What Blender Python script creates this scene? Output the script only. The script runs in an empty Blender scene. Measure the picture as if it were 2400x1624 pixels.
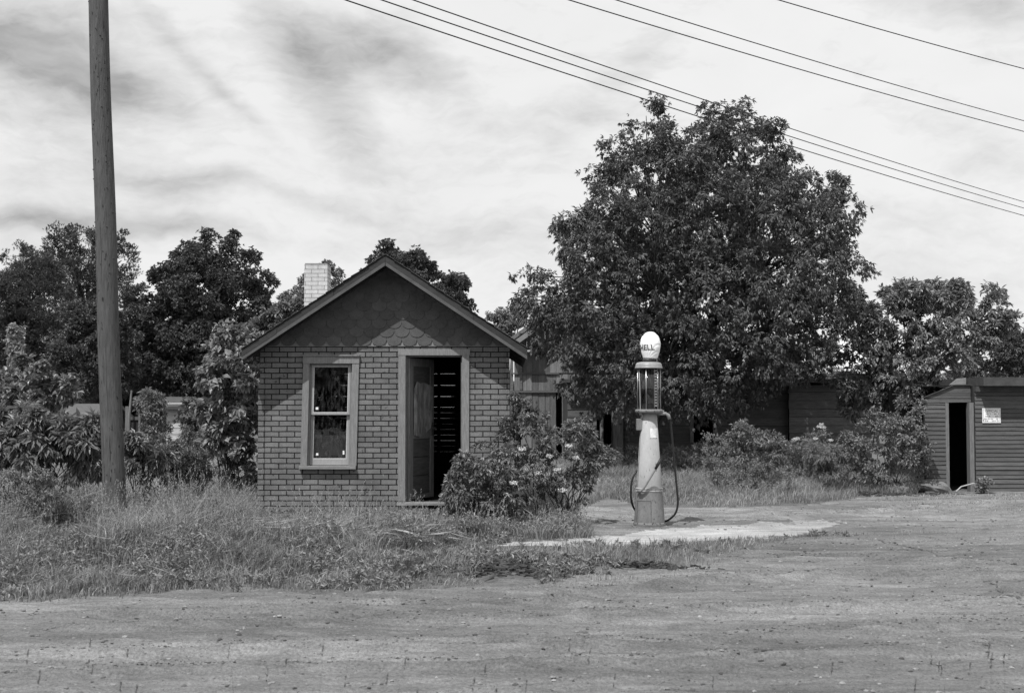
import bpy, math, random
import numpy as np
from mathutils import Vector, Matrix
random.seed(7); rng = np.random.default_rng(7)
R = math.radians
C = bpy.context.scene.collection
SC = bpy.context.scene

# ------------------------------------------------------------------ camera, sky, sun, exposure
F, EYE, TILT = 3200.0, 1.6, math.atan(138/3200.0)
cd = bpy.data.cameras.new('camera'); cam = bpy.data.objects.new('camera', cd); C.objects.link(cam)
cam.location = (0, 0, EYE); cam.rotation_euler = (R(90)+TILT, 0, 0)
cd.sensor_width = 36; cd.lens = F/2400*36; cd.clip_start = .1; cd.clip_end = 2000
cd.dof.use_dof = True; cd.dof.focus_distance = 19; cd.dof.aperture_fstop = 5.6
SC.camera = cam
SUN = Vector((-.31, -.55, 1.0)).normalized()      # towards the sun
sd = bpy.data.lights.new('sun', 'SUN'); sd.energy = 4.6; sd.angle = R(.5); sd.color = (1, 1, 1)
sun = bpy.data.objects.new('sun', sd); C.objects.link(sun)
sun.rotation_euler = SUN.to_track_quat('Z', 'Y').to_euler(); sun.location = (-6, -10, 20)
SC.view_settings.view_transform = 'Standard'; SC.view_settings.look = 'None'
SC.view_settings.exposure = 0; SC.view_settings.gamma = 1
SC.cycles.max_bounces = 6; SC.cycles.transparent_max_bounces = 12

def W(px, py, Y):
    """point at depth Y seen at pixel (px, py) of the 2400x1624 photograph"""
    dx, dy = (px-1200)/F, (812-py)/F
    s = Y/(math.cos(TILT)-dy*math.sin(TILT))
    return Vector((dx*s, Y, EYE+(math.sin(TILT)+dy*math.cos(TILT))*s))
def pxdir(px, py):
    return (W(px, py, 1.0)-Vector((0, 0, EYE))).normalized()

class NT:
    def __init__(s, tree): s.t = tree; s.n = tree.nodes; s.l = tree.links
    def node(s, typ, **kw):
        n = s.n.new(typ)
        for k, v in kw.items():
            if k.startswith('i_'):
                key = k[2:]; key = int(key) if key.isdigit() else key.replace('_', ' ')
                s.set(n.inputs[key], v)
            else: setattr(n, k, v)
        return n
    def set(s, sock, v):
        if hasattr(v, 'is_output'): s.l.new(v, sock)
        else:
            if isinstance(v, (int, float)) and sock.type == 'RGBA': v = (v, v, v, 1)
            sock.default_value = v
    def math(s, op, a, b=None, c=None, clamp=False):
        n = s.n.new('ShaderNodeMath'); n.operation = op; n.use_clamp = clamp
        for i, v in enumerate((a, b, c)):
            if v is not None: s.set(n.inputs[i], v)
        return n.outputs[0]
    def vmath(s, op, a, b=None, out=0):
        n = s.n.new('ShaderNodeVectorMath'); n.operation = op
        s.set(n.inputs[0], a)
        if b is not None: s.set(n.inputs[1], b)
        return n.outputs[out]
    def noise(s, vec, scale, detail=4, rough=.55, dist=0, out=0):
        n = s.n.new('ShaderNodeTexNoise'); s.set(n.inputs['Vector'], vec); n.inputs['Scale'].default_value = scale
        n.inputs['Detail'].default_value = detail; n.inputs['Roughness'].default_value = rough
        n.inputs['Distortion'].default_value = dist
        return n.outputs[out]
    def remap(s, v, a, b, c=0., d=1.):
        n = s.n.new('ShaderNodeMapRange'); s.set(n.inputs[0], v)
        for i, x in enumerate((a, b, c, d)): n.inputs[i+1].default_value = x
        return n.outputs[0]
    def mapping(s, vec, scale=(1, 1, 1), rot=(0, 0, 0), loc=(0, 0, 0)):
        n = s.n.new('ShaderNodeMapping'); s.set(n.inputs[0], vec)
        n.inputs['Scale'].default_value = scale; n.inputs['Rotation'].default_value = rot; n.inputs['Location'].default_value = loc
        return n.outputs[0]

def make_world():
    w = bpy.data.worlds.new('World'); SC.world = w; w.use_nodes = True
    w.node_tree.nodes.clear(); T = NT(w.node_tree)
    sky = T.node('ShaderNodeTexSky', sky_type='NISHITA', sun_disc=False)
    sky.sun_elevation = math.asin(SUN.z); sky.sun_rotation = math.atan2(SUN.x, SUN.y)
    bw = T.node('ShaderNodeRGBToBW'); T.l.new(sky.outputs[0], bw.inputs[0])
    clear = T.math('MULTIPLY_ADD', bw.outputs[0], .5, 2.9)
    tc = T.node('ShaderNodeTexCoord'); d = tc.outputs['Generated']
    nz = T.noise(d, 5, 5, .6, 0, 1)
    warp = T.vmath('MULTIPLY', T.vmath('SUBTRACT', nz, (.5, .5, .5)), (.06, .06, .06))
    dw = T.vmath('ADD', d, warp)
    # thin streaky cirrus: stretched noise in two orientations
    streak = T.noise(T.mapping(dw, (3.2, 3, 9), (0, R(-24), 0)), 1.6, 6, .55, .4)
    streak2 = T.noise(T.mapping(dw, (5, 3, 22), (0, R(3), 0)), 1.3, 5, .5, .3)
    fine = T.noise(T.mapping(dw, (9, 5, 26), (0, R(-28), 0)), 3.0, 6, .6, .2)
    cover = T.math('ADD', T.math('MULTIPLY', streak, .5), T.math('ADD', T.math('MULTIPLY', streak2, .3), T.math('MULTIPLY', fine, .2)))
    cover = T.remap(cover, .36, .56)
    # gaps where the clear sky shows, at their places in the sky: px, py, half length, half width, slope (deg down to the right), depth
    gaps = [(745, 150, 190, 62, 52, .95), (900, 110, 150, 60, 15, .5), (800, 330, 130, 50, 45, .62), (960, 170, 170, 60, 28, .35),
            (110, 90, 260, 120, 12, .75), (180, 165, 230, 45, 20, .75), (500, 190, 190, 22, 46, .5), (340, 430, 110, 36, 14, .75), (500, 430, 90, 32, 4, .7),
            (150, 520, 260, 22, 3, .7), (430, 535, 220, 24, 6, .5), (720, 480, 190, 24, 12, .4), (1480, 150, 240, 60, -50, .32),
            (2180, 30, 220, 50, 8, .6), (2350, 60, 120, 70, 8, .45), (2120, 500, 330, 60, 2, .38), (2330, 400, 160, 30, 0, .35), (1250, 310, 150, 40, 20, .3),
            (2150, 620, 420, 60, 0, .4), (1200, 600, 380, 70, 0, .36), (2200, 300, 220, 50, 24, .25), (60, 420, 160, 260, 0, .2)]
    tot = None
    for (px, py, a, b, ang, dep) in gaps:
        d0 = pxdir(px, py); c, s_ = math.cos(R(ang)), math.sin(R(ang))
        dd = T.vmath('SUBTRACT', dw, tuple(d0))
        u = T.vmath('DOT_PRODUCT', dd, (c/(a/F), 0, -s_/(a/F)), 1); v = T.vmath('DOT_PRODUCT', dd, (s_/(b/F), 0, c/(b/F)), 1)
        r2 = T.math('ADD', T.math('MULTIPLY', u, u), T.math('MULTIPLY', v, v))
        g = T.math('MULTIPLY', T.math('POWER', 2.718, T.math('MULTIPLY', r2, -.9)), dep*.95)
        tot = g if tot is None else T.math('ADD', tot, g)
    wisp = T.noise(T.mapping(dw, (14, 6, 34), (0, R(-30), 0)), 4.0, 7, .62, .5)
    cover = T.math('ADD', T.math('SUBTRACT', T.math('ADD', T.math('MULTIPLY', cover, .42), .70), tot), T.math('MULTIPLY', T.math('SUBTRACT', wisp, .5), .5))
    cover = T.remap(cover, -.15, .92)
    clear = T.math('ADD', clear, T.math('ADD', T.math('MULTIPLY', T.math('SUBTRACT', fine, .5), 3.5), T.math('MULTIPLY', T.math('SUBTRACT', streak2, .5), 3.0)))
    cloudv = T.math('ADD', 7.9, T.math('MULTIPLY', streak, 1.6))
    mix = T.node('ShaderNodeMix', data_type='FLOAT'); T.set(mix.inputs[0], cover); T.set(mix.inputs[2], clear); T.set(mix.inputs[3], cloudv)
    bg = T.node('ShaderNodeBackground'); T.l.new(mix.outputs[0], bg.inputs[0]); bg.inputs[1].default_value = .1
    o = T.node('ShaderNodeOutputWorld'); T.l.new(bg.outputs[0], o.inputs[0])
make_world()

# ------------------------------------------------------------------ noise for terrain
_tab = rng.random((256, 256))
def vnoise(x, y):
    xi, yi = np.floor(x).astype(int), np.floor(y).astype(int); fx, fy = x-xi, y-yi
    fx, fy = fx*fx*(3-2*fx), fy*fy*(3-2*fy)
    a = _tab[xi & 255, yi & 255]; b = _tab[(xi+1) & 255, yi & 255]; c = _tab[xi & 255, (yi+1) & 255]; d = _tab[(xi+1) & 255, (yi+1) & 255]
    return (a*(1-fx)+b*fx)*(1-fy)+(c*(1-fx)+d*fx)*fy
def fbm(x, y, o=4):
    s, a, t = 0, 1., 0
    for _ in range(o): s = s+a*vnoise(x, y); t += a; a *= .5; x, y = x*2.03+17, y*2.03+31
    return s/t
def sm(x, a, b):
    t = np.clip((x-a)/(b-a), 0, 1); return t*t*(3-2*t)
def project(x, y, z):
    x, y, z = np.asarray(x, float), np.asarray(y, float), np.asarray(z, float)-EYE
    dep = y*math.cos(TILT)+z*math.sin(TILT); up = -y*math.sin(TILT)+z*math.cos(TILT)
    return 1200+F*x/dep, 812-F*up/dep
def hbase(x, y):
    x, y = np.asarray(x, float), np.asarray(y, float)
    h = .11*sm(y, 12.5, 17)*sm(-x, -1.2, 1.5)*(1-sm(y, 26, 34))*(1-sm(-x, 10, 12.5))          # bank the office and the pole stand on
    h = h+.05*sm(y, 12.4, 13.6)*(1-sm(x, .4, 3.0))*(1-sm(y, 15.5, 17)*sm(x, -1, 0))
    h = h-.075*sm(y, 18.5, 20.2)*(1-sm(y, 22, 25))*sm(x, .4, 1.6)*(1-sm(x, 6, 9))   # hollow behind the pump
    h = h-.05*sm(y, 23.5, 26)*sm(x, 5, 7)
    return h
def hz(x, y): return float(hbase(x, y))

# ------------------------------------------------------------------ objects and meshes
def tag(o, label=None, cat=None, group=None, kind=None):
    if label: o['label'] = label
    if cat: o['category'] = cat
    if group: o['group'] = group
    if kind: o['kind'] = kind
    return o
def empty(name, loc, label, cat, group=None):
    o = bpy.data.objects.new(name, None); C.objects.link(o); o.location = loc; o.empty_display_size = .2
    return tag(o, label, cat, group)
def origin(o):
    v = Vector((0, 0, 0))
    while o is not None: v = v+o.location; o = o.parent
    return v
class MB:
    def __init__(s): s.v = []; s.f = []; s.n = 0
    def add(s, V, Fc):
        V = np.asarray(V, float).reshape(-1, 3); s.v.append(V)
        for f in Fc: s.f.append([i+s.n for i in f])
        s.n += len(V); return s
    def box(s, x0, x1, y0, y1, z0, z1, fn=None, jit=0):
        P = [(x, y, z) for z in (z0, z1) for x, y in ((x0, y0), (x1, y0), (x1, y1), (x0, y1))]
        if fn: P = [tuple(fn(*p)) for p in P]
        if jit: P = [tuple(c+random.uniform(-jit, jit) for c in p) for p in P]
        return s.add(P, [(3, 2, 1, 0), (4, 5, 6, 7), (0, 1, 5, 4), (1, 2, 6, 5), (2, 3, 7, 6), (3, 0, 4, 7)])
    def prism(s, poly, y0, y1, fn=None):
        n = len(poly); P = [(x, y0, z) for x, z in poly]+[(x, y1, z) for x, z in poly]
        if fn: P = [tuple(fn(*p)) for p in P]
        return s.add(P, [tuple(range(n)), tuple(range(2*n-1, n-1, -1))]+[(i, i+n, (i+1) % n+n, (i+1) % n) for i in range(n)])
    def tube(s, pts, rad, n=8, cap=True):
        pts = [Vector(p) for p in pts]; m = len(pts)
        if not hasattr(rad, '__len__'): rad = [rad]*m
        ref = Vector((0, 0, 1)); V = []
        prev = None
        for i in range(m):
            d = (pts[min(i+1, m-1)]-pts[max(i-1, 0)]).normalized()
            if prev is None:
                a = d.cross(ref); a = d.cross(Vector((1, 0, 0))) if a.length < .1 else a
            else: a = prev-d*prev.dot(d)
            a.normalize(); prev = a; b = d.cross(a)
            for k in range(n):
                t = 2*math.pi*k/n; V.append(pts[i]+(a*math.cos(t)+b*math.sin(t))*rad[i])
        Fc = [(i*n+k, i*n+(k+1) % n, (i+1)*n+(k+1) % n, (i+1)*n+k) for i in range(m-1) for k in range(n)]
        if cap: Fc += [tuple(range(n-1, -1, -1)), tuple(range((m-1)*n, m*n))]
        return s.add([tuple(v) for v in V], Fc)
    def lathe(s, c, prof, n=32, fn=None):
        V = []
        for r, z in prof:
            for k in range(n):
                t = 2*math.pi*k/n; V.append((c[0]+r*math.cos(t), c[1]+r*math.sin(t), c[2]+z))
        m = len(prof)
        Fc = [(i*n+k, i*n+(k+1) % n, (i+1)*n+(k+1) % n, (i+1)*n+k) for i in range(m-1) for k in range(n)]
        Fc += [tuple(range(n-1, -1, -1)), tuple(range((m-1)*n, m*n))]
        return s.add(V, Fc)
    def build(s, name, mat, parent=None, smooth=False, bevel=0):
        return mesh_obj(name, np.concatenate(s.v), s.f, mat, parent, smooth, bevel)
def mesh_obj(name, V, faces, mat, parent=None, smooth=False, bevel=0):
    me = bpy.data.meshes.new(name); V = np.asarray(V, float)
    if parent is not None: V = V-np.array(origin(parent))
    if isinstance(faces, np.ndarray): faces = [faces]
    if len(faces) and isinstance(faces[0], np.ndarray):
        idx = np.concatenate([f.ravel() for f in faces]); tot = np.concatenate([np.full(len(f), f.shape[1]) for f in faces])
    else:
        idx = np.array([i for f in faces for i in f]); tot = np.array([len(f) for f in faces])
    me.vertices.add(len(V)); me.vertices.foreach_set('co', V.ravel().astype(np.float32))
    me.loops.add(len(idx)); me.loops.foreach_set('vertex_index', idx.astype(np.int32))
    me.polygons.add(len(tot)); me.polygons.foreach_set('loop_start', (np.cumsum(tot)-tot).astype(np.int32))
    me.update(calc_edges=True); me.validate()
    me.polygons.foreach_set('use_smooth', np.full(len(me.polygons), bool(smooth)))
    me.materials.append(mat)
    o = bpy.data.objects.new(name, me); C.objects.link(o)
    if parent is not None: o.parent = parent
    if bevel:
        b = o.modifiers.new('bevel', 'BEVEL'); b.width = bevel; b.segments = 2; b.limit_method = 'ANGLE'; b.harden_normals = False
    return o

# ------------------------------------------------------------------ materials (all grey: the photograph is black and white)
def mat(name, base, var=.25, scale=6, stretch=(1, 1, 1), rough=.8, bump=.3, bscale=60, island=0, metal=0, spots=None, fine=.15, bstretch=None, bdist=.004):
    m = bpy.data.materials.new(name); m.use_nodes = True; T = NT(m.node_tree)
    b = T.n['Principled BSDF']; tc = T.node('ShaderNodeTexCoord').outputs['Object']
    v = T.mapping(tc, stretch); k = T.remap(T.noise(v, scale, 6, .6), .25, .75, 1-var, 1+var)
    if fine: k = T.math('MULTIPLY', k, T.remap(T.noise(T.mapping(tc, bstretch or stretch), bscale, 3, .7), .25, .75, 1-fine, 1+fine))
    if island:
        g = T.node('ShaderNodeNewGeometry'); k = T.math('MULTIPLY', k, T.remap(g.outputs['Random Per Island'], 0, 1, 1-island, 1+island))
    if spots:
        sv, ssc, sth, sst = spots
        f = T.remap(T.noise(T.mapping(tc, sst), ssc, 3, .6), sth, sth+.05)
        mx = T.node('ShaderNodeMix', data_type='FLOAT'); T.set(mx.inputs[0], f); T.set(mx.inputs[2], k); mx.inputs[3].default_value = sv; k = mx.outputs[0]
    T.set(b.inputs['Base Color'], T.math('MULTIPLY', k, base))
    b.inputs['Roughness'].default_value = rough; b.inputs['Metallic'].default_value = metal
    b.inputs['Specular IOR Level'].default_value = .3
    if bump:
        bn = T.node('ShaderNodeBump'); bn.inputs['Strength'].default_value = bump; bn.inputs['Distance'].default_value = bdist
        T.set(bn.inputs['Height'], T.noise(T.mapping(tc, bstretch or stretch), bscale, 4, .65)); T.l.new(bn.outputs[0], b.inputs['Normal'])
    return m
def leafmat(name, base, isl=.35, rough=.5, trans=.3, spec=.4, patch=0):
    m = bpy.data.materials.new(name); m.use_nodes = True; T = NT(m.node_tree); b = T.n['Principled BSDF']
    g = T.node('ShaderNodeNewGeometry'); k = T.remap(g.outputs['Random Per Island'], 0, 1, base*(1-isl), base*(1+isl))
    if patch:
        tc = T.node('ShaderNodeTexCoord').outputs['Object']; k = T.math('MULTIPLY', k, T.math('MULTIPLY', T.remap(T.noise(tc, .9, 5, .65), .35, .65, 1-patch, 1+patch), T.remap(T.noise(tc, 5, 3, .6), .35, .65, 1-patch*.6, 1+patch*.6)))
    T.set(b.inputs['Base Color'], k); b.inputs['Roughness'].default_value = rough; b.inputs['Specular IOR Level'].default_value = spec
    tr = T.node('ShaderNodeBsdfTranslucent'); T.set(tr.inputs[0], k)
    mx = T.node('ShaderNodeMixShader'); mx.inputs[0].default_value = trans
    T.l.new(b.outputs[0], mx.inputs[1]); T.l.new(tr.outputs[0], mx.inputs[2]); T.l.new(mx.outputs[0], T.n['Material Output'].inputs[0])
    return m
def brickmat(name, c1, c2, mortar, bw, rh, ms, speck=.45, rough=.9):
    m = bpy.data.materials.new(name); m.use_nodes = True; T = NT(m.node_tree); b = T.n['Principled BSDF']
    geo = T.node('ShaderNodeTexCoord').outputs['Object']
    sp = T.node('ShaderNodeSeparateXYZ'); T.l.new(geo, sp.inputs[0])
    wob = T.math('MULTIPLY', T.math('SUBTRACT', T.noise(geo, 7, 3), .5), .012)
    cb = T.node('ShaderNodeCombineXYZ'); T.set(cb.inputs[0], T.math('ADD', T.math('ADD', sp.outputs[0], sp.outputs[1]), wob)); T.set(cb.inputs[1], T.math('ADD', sp.outputs[2], wob))
    br = T.node('ShaderNodeTexBrick'); T.l.new(cb.outputs[0], br.inputs['Vector'])
    br.inputs['Scale'].default_value = 1; br.inputs['Brick Width'].default_value = bw; br.inputs['Row Height'].default_value = rh
    br.inputs['Mortar Size'].default_value = ms; br.inputs['Mortar Smooth'].default_value = .15
    br.inputs['Color1'].default_value = (c1, c1, c1, 1); br.inputs['Color2'].default_value = (c2, c2, c2, 1); br.inputs['Mortar'].default_value = (mortar, mortar, mortar, 1)
    k = T.math('MULTIPLY', T.remap(T.noise(geo, 75, 3, .9), .3, .7, 1-speck, 1+speck), T.remap(T.noise(geo, 2.2, 6, .65), .3, .7, .72, 1.22))
    k = T.math('MULTIPLY', k, T.remap(T.noise(T.mapping(geo, (9, 9, 1)), 2, 4), .3, .7, .93, 1.06))
    k = T.math('MULTIPLY', k, T.remap(T.noise(T.mapping(geo, (1, 1, 1.6)), 11, 4, .6), .67, .70, 1, .35))
    T.set(b.inputs['Base Color'], T.vmath('SCALE', br.outputs['Color'])); T.set(b.inputs['Base Color'].links[0].from_node.inputs['Scale'], k)
    b.inputs['Roughness'].default_value = rough; b.inputs['Specular IOR Level'].default_value = .2
    h = T.math('ADD', T.math('SUBTRACT', 1, br.outputs['Fac']), T.math('MULTIPLY', T.noise(geo, 200, 2), .3))
    bn = T.node('ShaderNodeBump'); bn.inputs['Strength'].default_value = .7; bn.inputs['Distance'].default_value = .006
    T.set(bn.inputs['Height'], h); T.l.new(bn.outputs[0], b.inputs['Normal'])
    return m
M = {}
M['brick'] = brickmat('brick_siding', .138, .175, .014, .212, .0717, .0075)  # dark joints, drawn wider and darker to take in their shadow lines
M['chimney'] = brickmat('whitewashed_brick', .50, .62, .2, .205, .066, .004, .15)
M['shingle'] = mat('shingle', .085, .2, 9, rough=.9, bump=.5, bscale=170, island=.12, fine=.4)
M['palestrip'] = mat('pale_strip', .2, .2, 10)
M['roofing'] = mat('roofing', .06, .3, 8, rough=.85, bump=.5, bscale=120)
M['trim'] = mat('weathered_trim', .19, .28, 9, (6, 6, .8), .75, .5, 60, island=.06, fine=.25, bdist=.002)
M['trimh'] = mat('weathered_trim_flat', .2, .28, 9, (.8, 6, 6), .75, .5, 60, island=.06, fine=.25, bdist=.002)
M['rake'] = mat('rake_board', .034, .3, 7, (1, 1, 3), .8, .4, 50, island=.2)
M['edge'] = mat('edge_strip', .085, .3, 7, rough=.8)
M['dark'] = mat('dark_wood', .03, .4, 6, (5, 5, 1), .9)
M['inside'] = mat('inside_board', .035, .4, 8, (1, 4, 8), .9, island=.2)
M['doorwood'] = mat('door_wood', .15, .35, 8, (5, 5, .8), .75, .5, 50, fine=.25)
M['doorpanel'] = mat('door_panel', .075, .4, 5, (1, 1, 6), .8, .4, 40)
M['paper'] = mat('torn_sheet', .2, .75, 5, (3, 3, 1), .7, .4, 30)
M['sash'] = mat('painted_sash', .29, .15, 9, (4, 4, 1), .55, .3, 60, fine=.12)
M['putty'] = mat('putty', .5, .15, 20)
M['sticker'] = mat('sticker', .8, .08, 20)
M['pump_light'] = mat('pale_enamel', .32, .22, 5, (1, 1, .5), .62, .25, 70, fine=.1, spots=(.35, 26, .645, (1, 1, .45)), bdist=.002)
M['pump_dark'] = mat('dull_enamel', .165, .3, 6, (1, 1, .6), .6, .3, 60, fine=.22, spots=(.4, 28, .63, (1, 1, .6)), bdist=.002)
M['pump_cap'] = mat('cap_enamel', .24, .3, 9, rough=.4, bump=.2)
M['iron'] = mat('dark_iron', .05, .4, 12, rough=.55)
M['reflection_stripe'] = mat('reflection_rib', .4, .2, 10)  # pale stripes standing for reflections in the pump glass
M['steel'] = mat('dull_steel', .45, .2, 12, rough=.3, metal=.9, bump=.1)
M['hose'] = mat('rubber_hose', .02, .3, 14, rough=.5)
M['opal'] = mat('opal_glass', .86, .04, 6, rough=.22, bump=0, fine=0)
M['faded'] = mat('faded_paint', .1, .6, 60, rough=.6, bump=0)
M['poster'] = mat('poster_paper', .75, .25, 14, rough=.7, bump=0, spots=(.4, 30, .62, (1, 1, 1)))
M['pole'] = mat('pole_wood', .08, .25, 8, (3, 3, .35), .85, .9, 18, fine=.35, spots=(.2, 30, .63, (1, 1, .25)), bstretch=(4, 4, .35), bdist=.012)
M['wire'] = mat('wire', .02, .1, 3, bump=0)
M['porcelain'] = mat('insulator', .3, .1, 3, rough=.3)
M['oldwood'] = mat('weathered_boards', .135, .4, 5, (5, 5, .6), .9, .6, 30, island=.35, fine=.3)
M['oldwoodh'] = mat('weathered_planks', .095, .35, 5, (.6, 5, 5), .9, .6, 30, island=.25, fine=.3)
M['shedwood'] = mat('shed_clapboard', .085, .3, 6, (.7, 5, 6), .85, .5, 40, island=.16, fine=.3)
M['repair'] = mat('repaired_plank', .14, .35, 6, (.7, 5, 6), .85, .5, 40, island=.16, fine=.3)
M['shedtrim'] = mat('shed_trim', .15, .35, 7, (5, 5, .7), .8, .4, 40)
M['palewood'] = mat('pale_siding', .42, .15, 6, (.8, 4, 4), .8)
M['tin'] = mat('pale_tin_roof', .5, .15, 6, rough=.5)
M['stone'] = mat('stone', .16, .4, 9, rough=.9, bump=.8, bscale=25, bdist=.02)
M['chip'] = mat('bark_chip', .05, .4, 12, rough=.9, island=.5)
M['pebble2'] = mat('dark_gravel', .085, .3, 12, rough=.9, island=.6)
M['pebble'] = mat('pebble', .15, .3, 12, rough=.9, island=.7)
M['leaf_big'] = leafmat('leaf_boxelder', .125, .4)
M['leaf_far'] = leafmat('leaf_maple', .095, .35)
M['leaf_willow'] = leafmat('leaf_willow', .085, .35)
M['leaf_bush'] = leafmat('leaf_bush', .2, .4, .42)
M['leaf_gloss'] = leafmat('leaf_gloss', .23, .45, .34, .28, .6)
M['leaf_pale'] = leafmat('leaf_pale', .32, .35)
M['petal'] = leafmat('petal', .7, .1)
M['bark'] = mat('bark', .05, .4, 8, (3, 3, .6), .9, .8, 25, bdist=.015)
M['grass'] = leafmat('grass_blades', .22, .55, .5, .3, .4, .38)
M['grass2'] = leafmat('grass_short', .27, .5, .5, .3, .4, .3)
M['straw'] = leafmat('dry_straw', .27, .35, .5, .2)
M['stalk'] = leafmat('stalk', .09, .2)
M['weed'] = leafmat('weed_leaves', .23, .45, .45)
def groundmat(name, a, b, c, sc, streak, bump, bd=.02):
    m = bpy.data.materials.new(name); m.use_nodes = True; T = NT(m.node_tree); P = T.n['Principled BSDF']
    tc = T.node('ShaderNodeTexCoord').outputs['Object']
    v = T.mapping(tc, (streak, 1, 1), (0, 0, R(-7)))
    k = T.remap(T.noise(v, sc, 8, .65), .3, .7, a, b)
    k = T.math('MULTIPLY', k, T.remap(T.noise(T.mapping(tc, (streak, 1, 1), (0, 0, R(-5))), sc*6, 5, .7), .3, .7, .8, 1.2))
    k = T.math('MULTIPLY', k, T.remap(T.noise(tc, 48, 4, .85), .35, .68, .62, 1.4))
    k = T.math('MULTIPLY', k, T.remap(T.noise(T.mapping(tc, (max(streak, .35), 1, 1)), 7, 6, .7), .35, .65, .8, 1.2))
    k = T.math('MULTIPLY', k, T.remap(T.noise(T.mapping(tc, (.5, 1, 1), (0, 0, R(-6))), .42, 3, .5), .35, .65, .78, 1.25))
    f = T.remap(T.noise(tc, 30, 3, .75), .62, .66); mx = T.node('ShaderNodeMix', data_type='FLOAT'); T.set(mx.inputs[0], f); T.set(mx.inputs[2], k); mx.inputs[3].default_value = c
    T.set(P.inputs['Base Color'], mx.outputs[0]); P.inputs['Roughness'].default_value = .95; P.inputs['Specular IOR Level'].default_value = .15
    bn = T.node('ShaderNodeBump'); bn.inputs['Strength'].default_value = bump; bn.inputs['Distance'].default_value = bd
    T.set(bn.inputs['Height'], T.math('ADD', T.noise(T.mapping(tc, (max(streak, .4), 1, 1)), 9, 7, .7), T.math('MULTIPLY', T.noise(tc, 55, 3, .8), .35))); T.l.new(bn.outputs[0], P.inputs['Normal'])
    return m
M['road'] = groundmat('dirt_road', .10, .215, .08, 1.3, .16, 1.0, .03)
M['yard'] = groundmat('dirt_yard', .115, .27, .08, 1.6, .25, 1.0, .03)
M['apron'] = groundmat('concrete', .25, .42, .14, 1.0, .5, .5, .012)
M['soil'] = groundmat('grassy_soil', .075, .15, .05, 1.5, 1, 1)
def glassmat():
    m = bpy.data.materials.new('window_glass'); m.use_nodes = True; T = NT(m.node_tree); T.n.remove(T.n['Principled BSDF'])
    gl = T.node('ShaderNodeBsdfGlossy'); gl.inputs['Roughness'].default_value = .02; gl.inputs['Color'].default_value = (.8, .8, .8, 1)
    tr = T.node('ShaderNodeBsdfTransparent'); tr.inputs[0].default_value = (.85, .85, .85, 1)
    df = T.node('ShaderNodeBsdfDiffuse'); df.inputs[0].default_value = (.3, .3, .3, 1)
    tc = T.node('ShaderNodeTexCoord').outputs['Object']
    bn = T.node('ShaderNodeBump'); bn.inputs['Strength'].default_value = .15; bn.inputs['Distance'].default_value = .01; T.set(bn.inputs['Height'], T.noise(tc, 3, 2)); T.l.new(bn.outputs[0], gl.inputs['Normal'])
    fr = T.node('ShaderNodeFresnel'); fr.inputs[0].default_value = 1.5
    mx = T.node('ShaderNodeMixShader'); T.set(mx.inputs[0], T.math('ADD', T.math('MULTIPLY', fr.outputs[0], 1.2), .03)); T.l.new(tr.outputs[0], mx.inputs[1]); T.l.new(gl.outputs[0], mx.inputs[2])
    m2 = T.node('ShaderNodeMixShader'); T.set(m2.inputs[0], T.remap(T.noise(T.mapping(tc, (4, 1, 1)), 8, 5), .45, .8, 0, .14)); T.l.new(mx.outputs[0], m2.inputs[1]); T.l.new(df.outputs[0], m2.inputs[2])
    T.l.new(m2.outputs[0], T.n['Material Output'].inputs[0]); return m
M['glass'] = glassmat()

# ------------------------------------------------------------------ ground: one fine grid shared out between soil, road, yard and concrete
ROADP = [(-3000, 1418), (40, 1412), (250, 1403), (480, 1392), (700, 1384), (900, 1384), (1050, 1377), (1150, 1373), (1300, 1362), (1460, 1348), (1590, 1330),
         (1640, 1312), (1720, 1290), (1820, 1268), (1960, 1254), (2360, 1238), (3200, 1215), (9000, 1100), (9000, 9000), (-9000, 9000), (-9000, 1418)]
APRONP = [(1140, 1281), (1200, 1269), (1400, 1259), (1530, 1242), (1800, 1224), (1980, 1222), (1900, 1250), (1760, 1262), (1600, 1274), (1450, 1281), (1300, 1283)]
YARDP = [(1365, 1243), (1350, 1215), (1362, 1190), (1420, 1168), (1500, 1186), (1700, 1187), (1900, 1182), (2000, 1168), (2170, 1154), (2360, 1150), (3200, 1140), (3200, 1215), (2360, 1238), (1960, 1254), (1800, 1258), (1530, 1262), (1400, 1262)]
def inpoly(px, py, poly):
    res = np.zeros(px.shape, bool); n = len(poly)
    for i in range(n):
        x0, y0 = poly[i]; x1, y1 = poly[(i+1) % n]
        if y0 == y1: continue
        c = ((y0 > py) != (y1 > py)) & (px < (x1-x0)*(py-y0)/(y1-y0)+x0); res ^= c
    return res
RUTS = [([(1180, 1415), (1460, 1378), (1700, 1362), (1950, 1345), (2100, 1343), (2450, 1350)], .05, .09), ([(100, 1475), (700, 1455), (1300, 1440), (1900, 1420), (2450, 1400)], .035, .08), ([(0, 1530), (800, 1515), (1600, 1500), (2450, 1450)], .035, .07), ([(60, 1440), (900, 1420), (1500, 1410)], .03, .07),
        ([(0, 1575), (900, 1560), (1700, 1545), (2500, 1500)], .03, .06), ([(1500, 1212), (1800, 1203), (2200, 1185), (2450, 1180)], .04, .12), ([(1450, 1200), (1900, 1195), (2300, 1172)], .03, .12), ([(2050, 1262), (2200, 1300), (2330, 1370), (2450, 1450)], .05, .12), ([(1700, 1310), (2000, 1305), (2400, 1330)], .04, .12)]
def ground_pt(px, py):
    d = W(px, py, 1.0)-Vector((0, 0, EYE)); t = -EYE/d.z; return d.x*t, d.y*t
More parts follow.
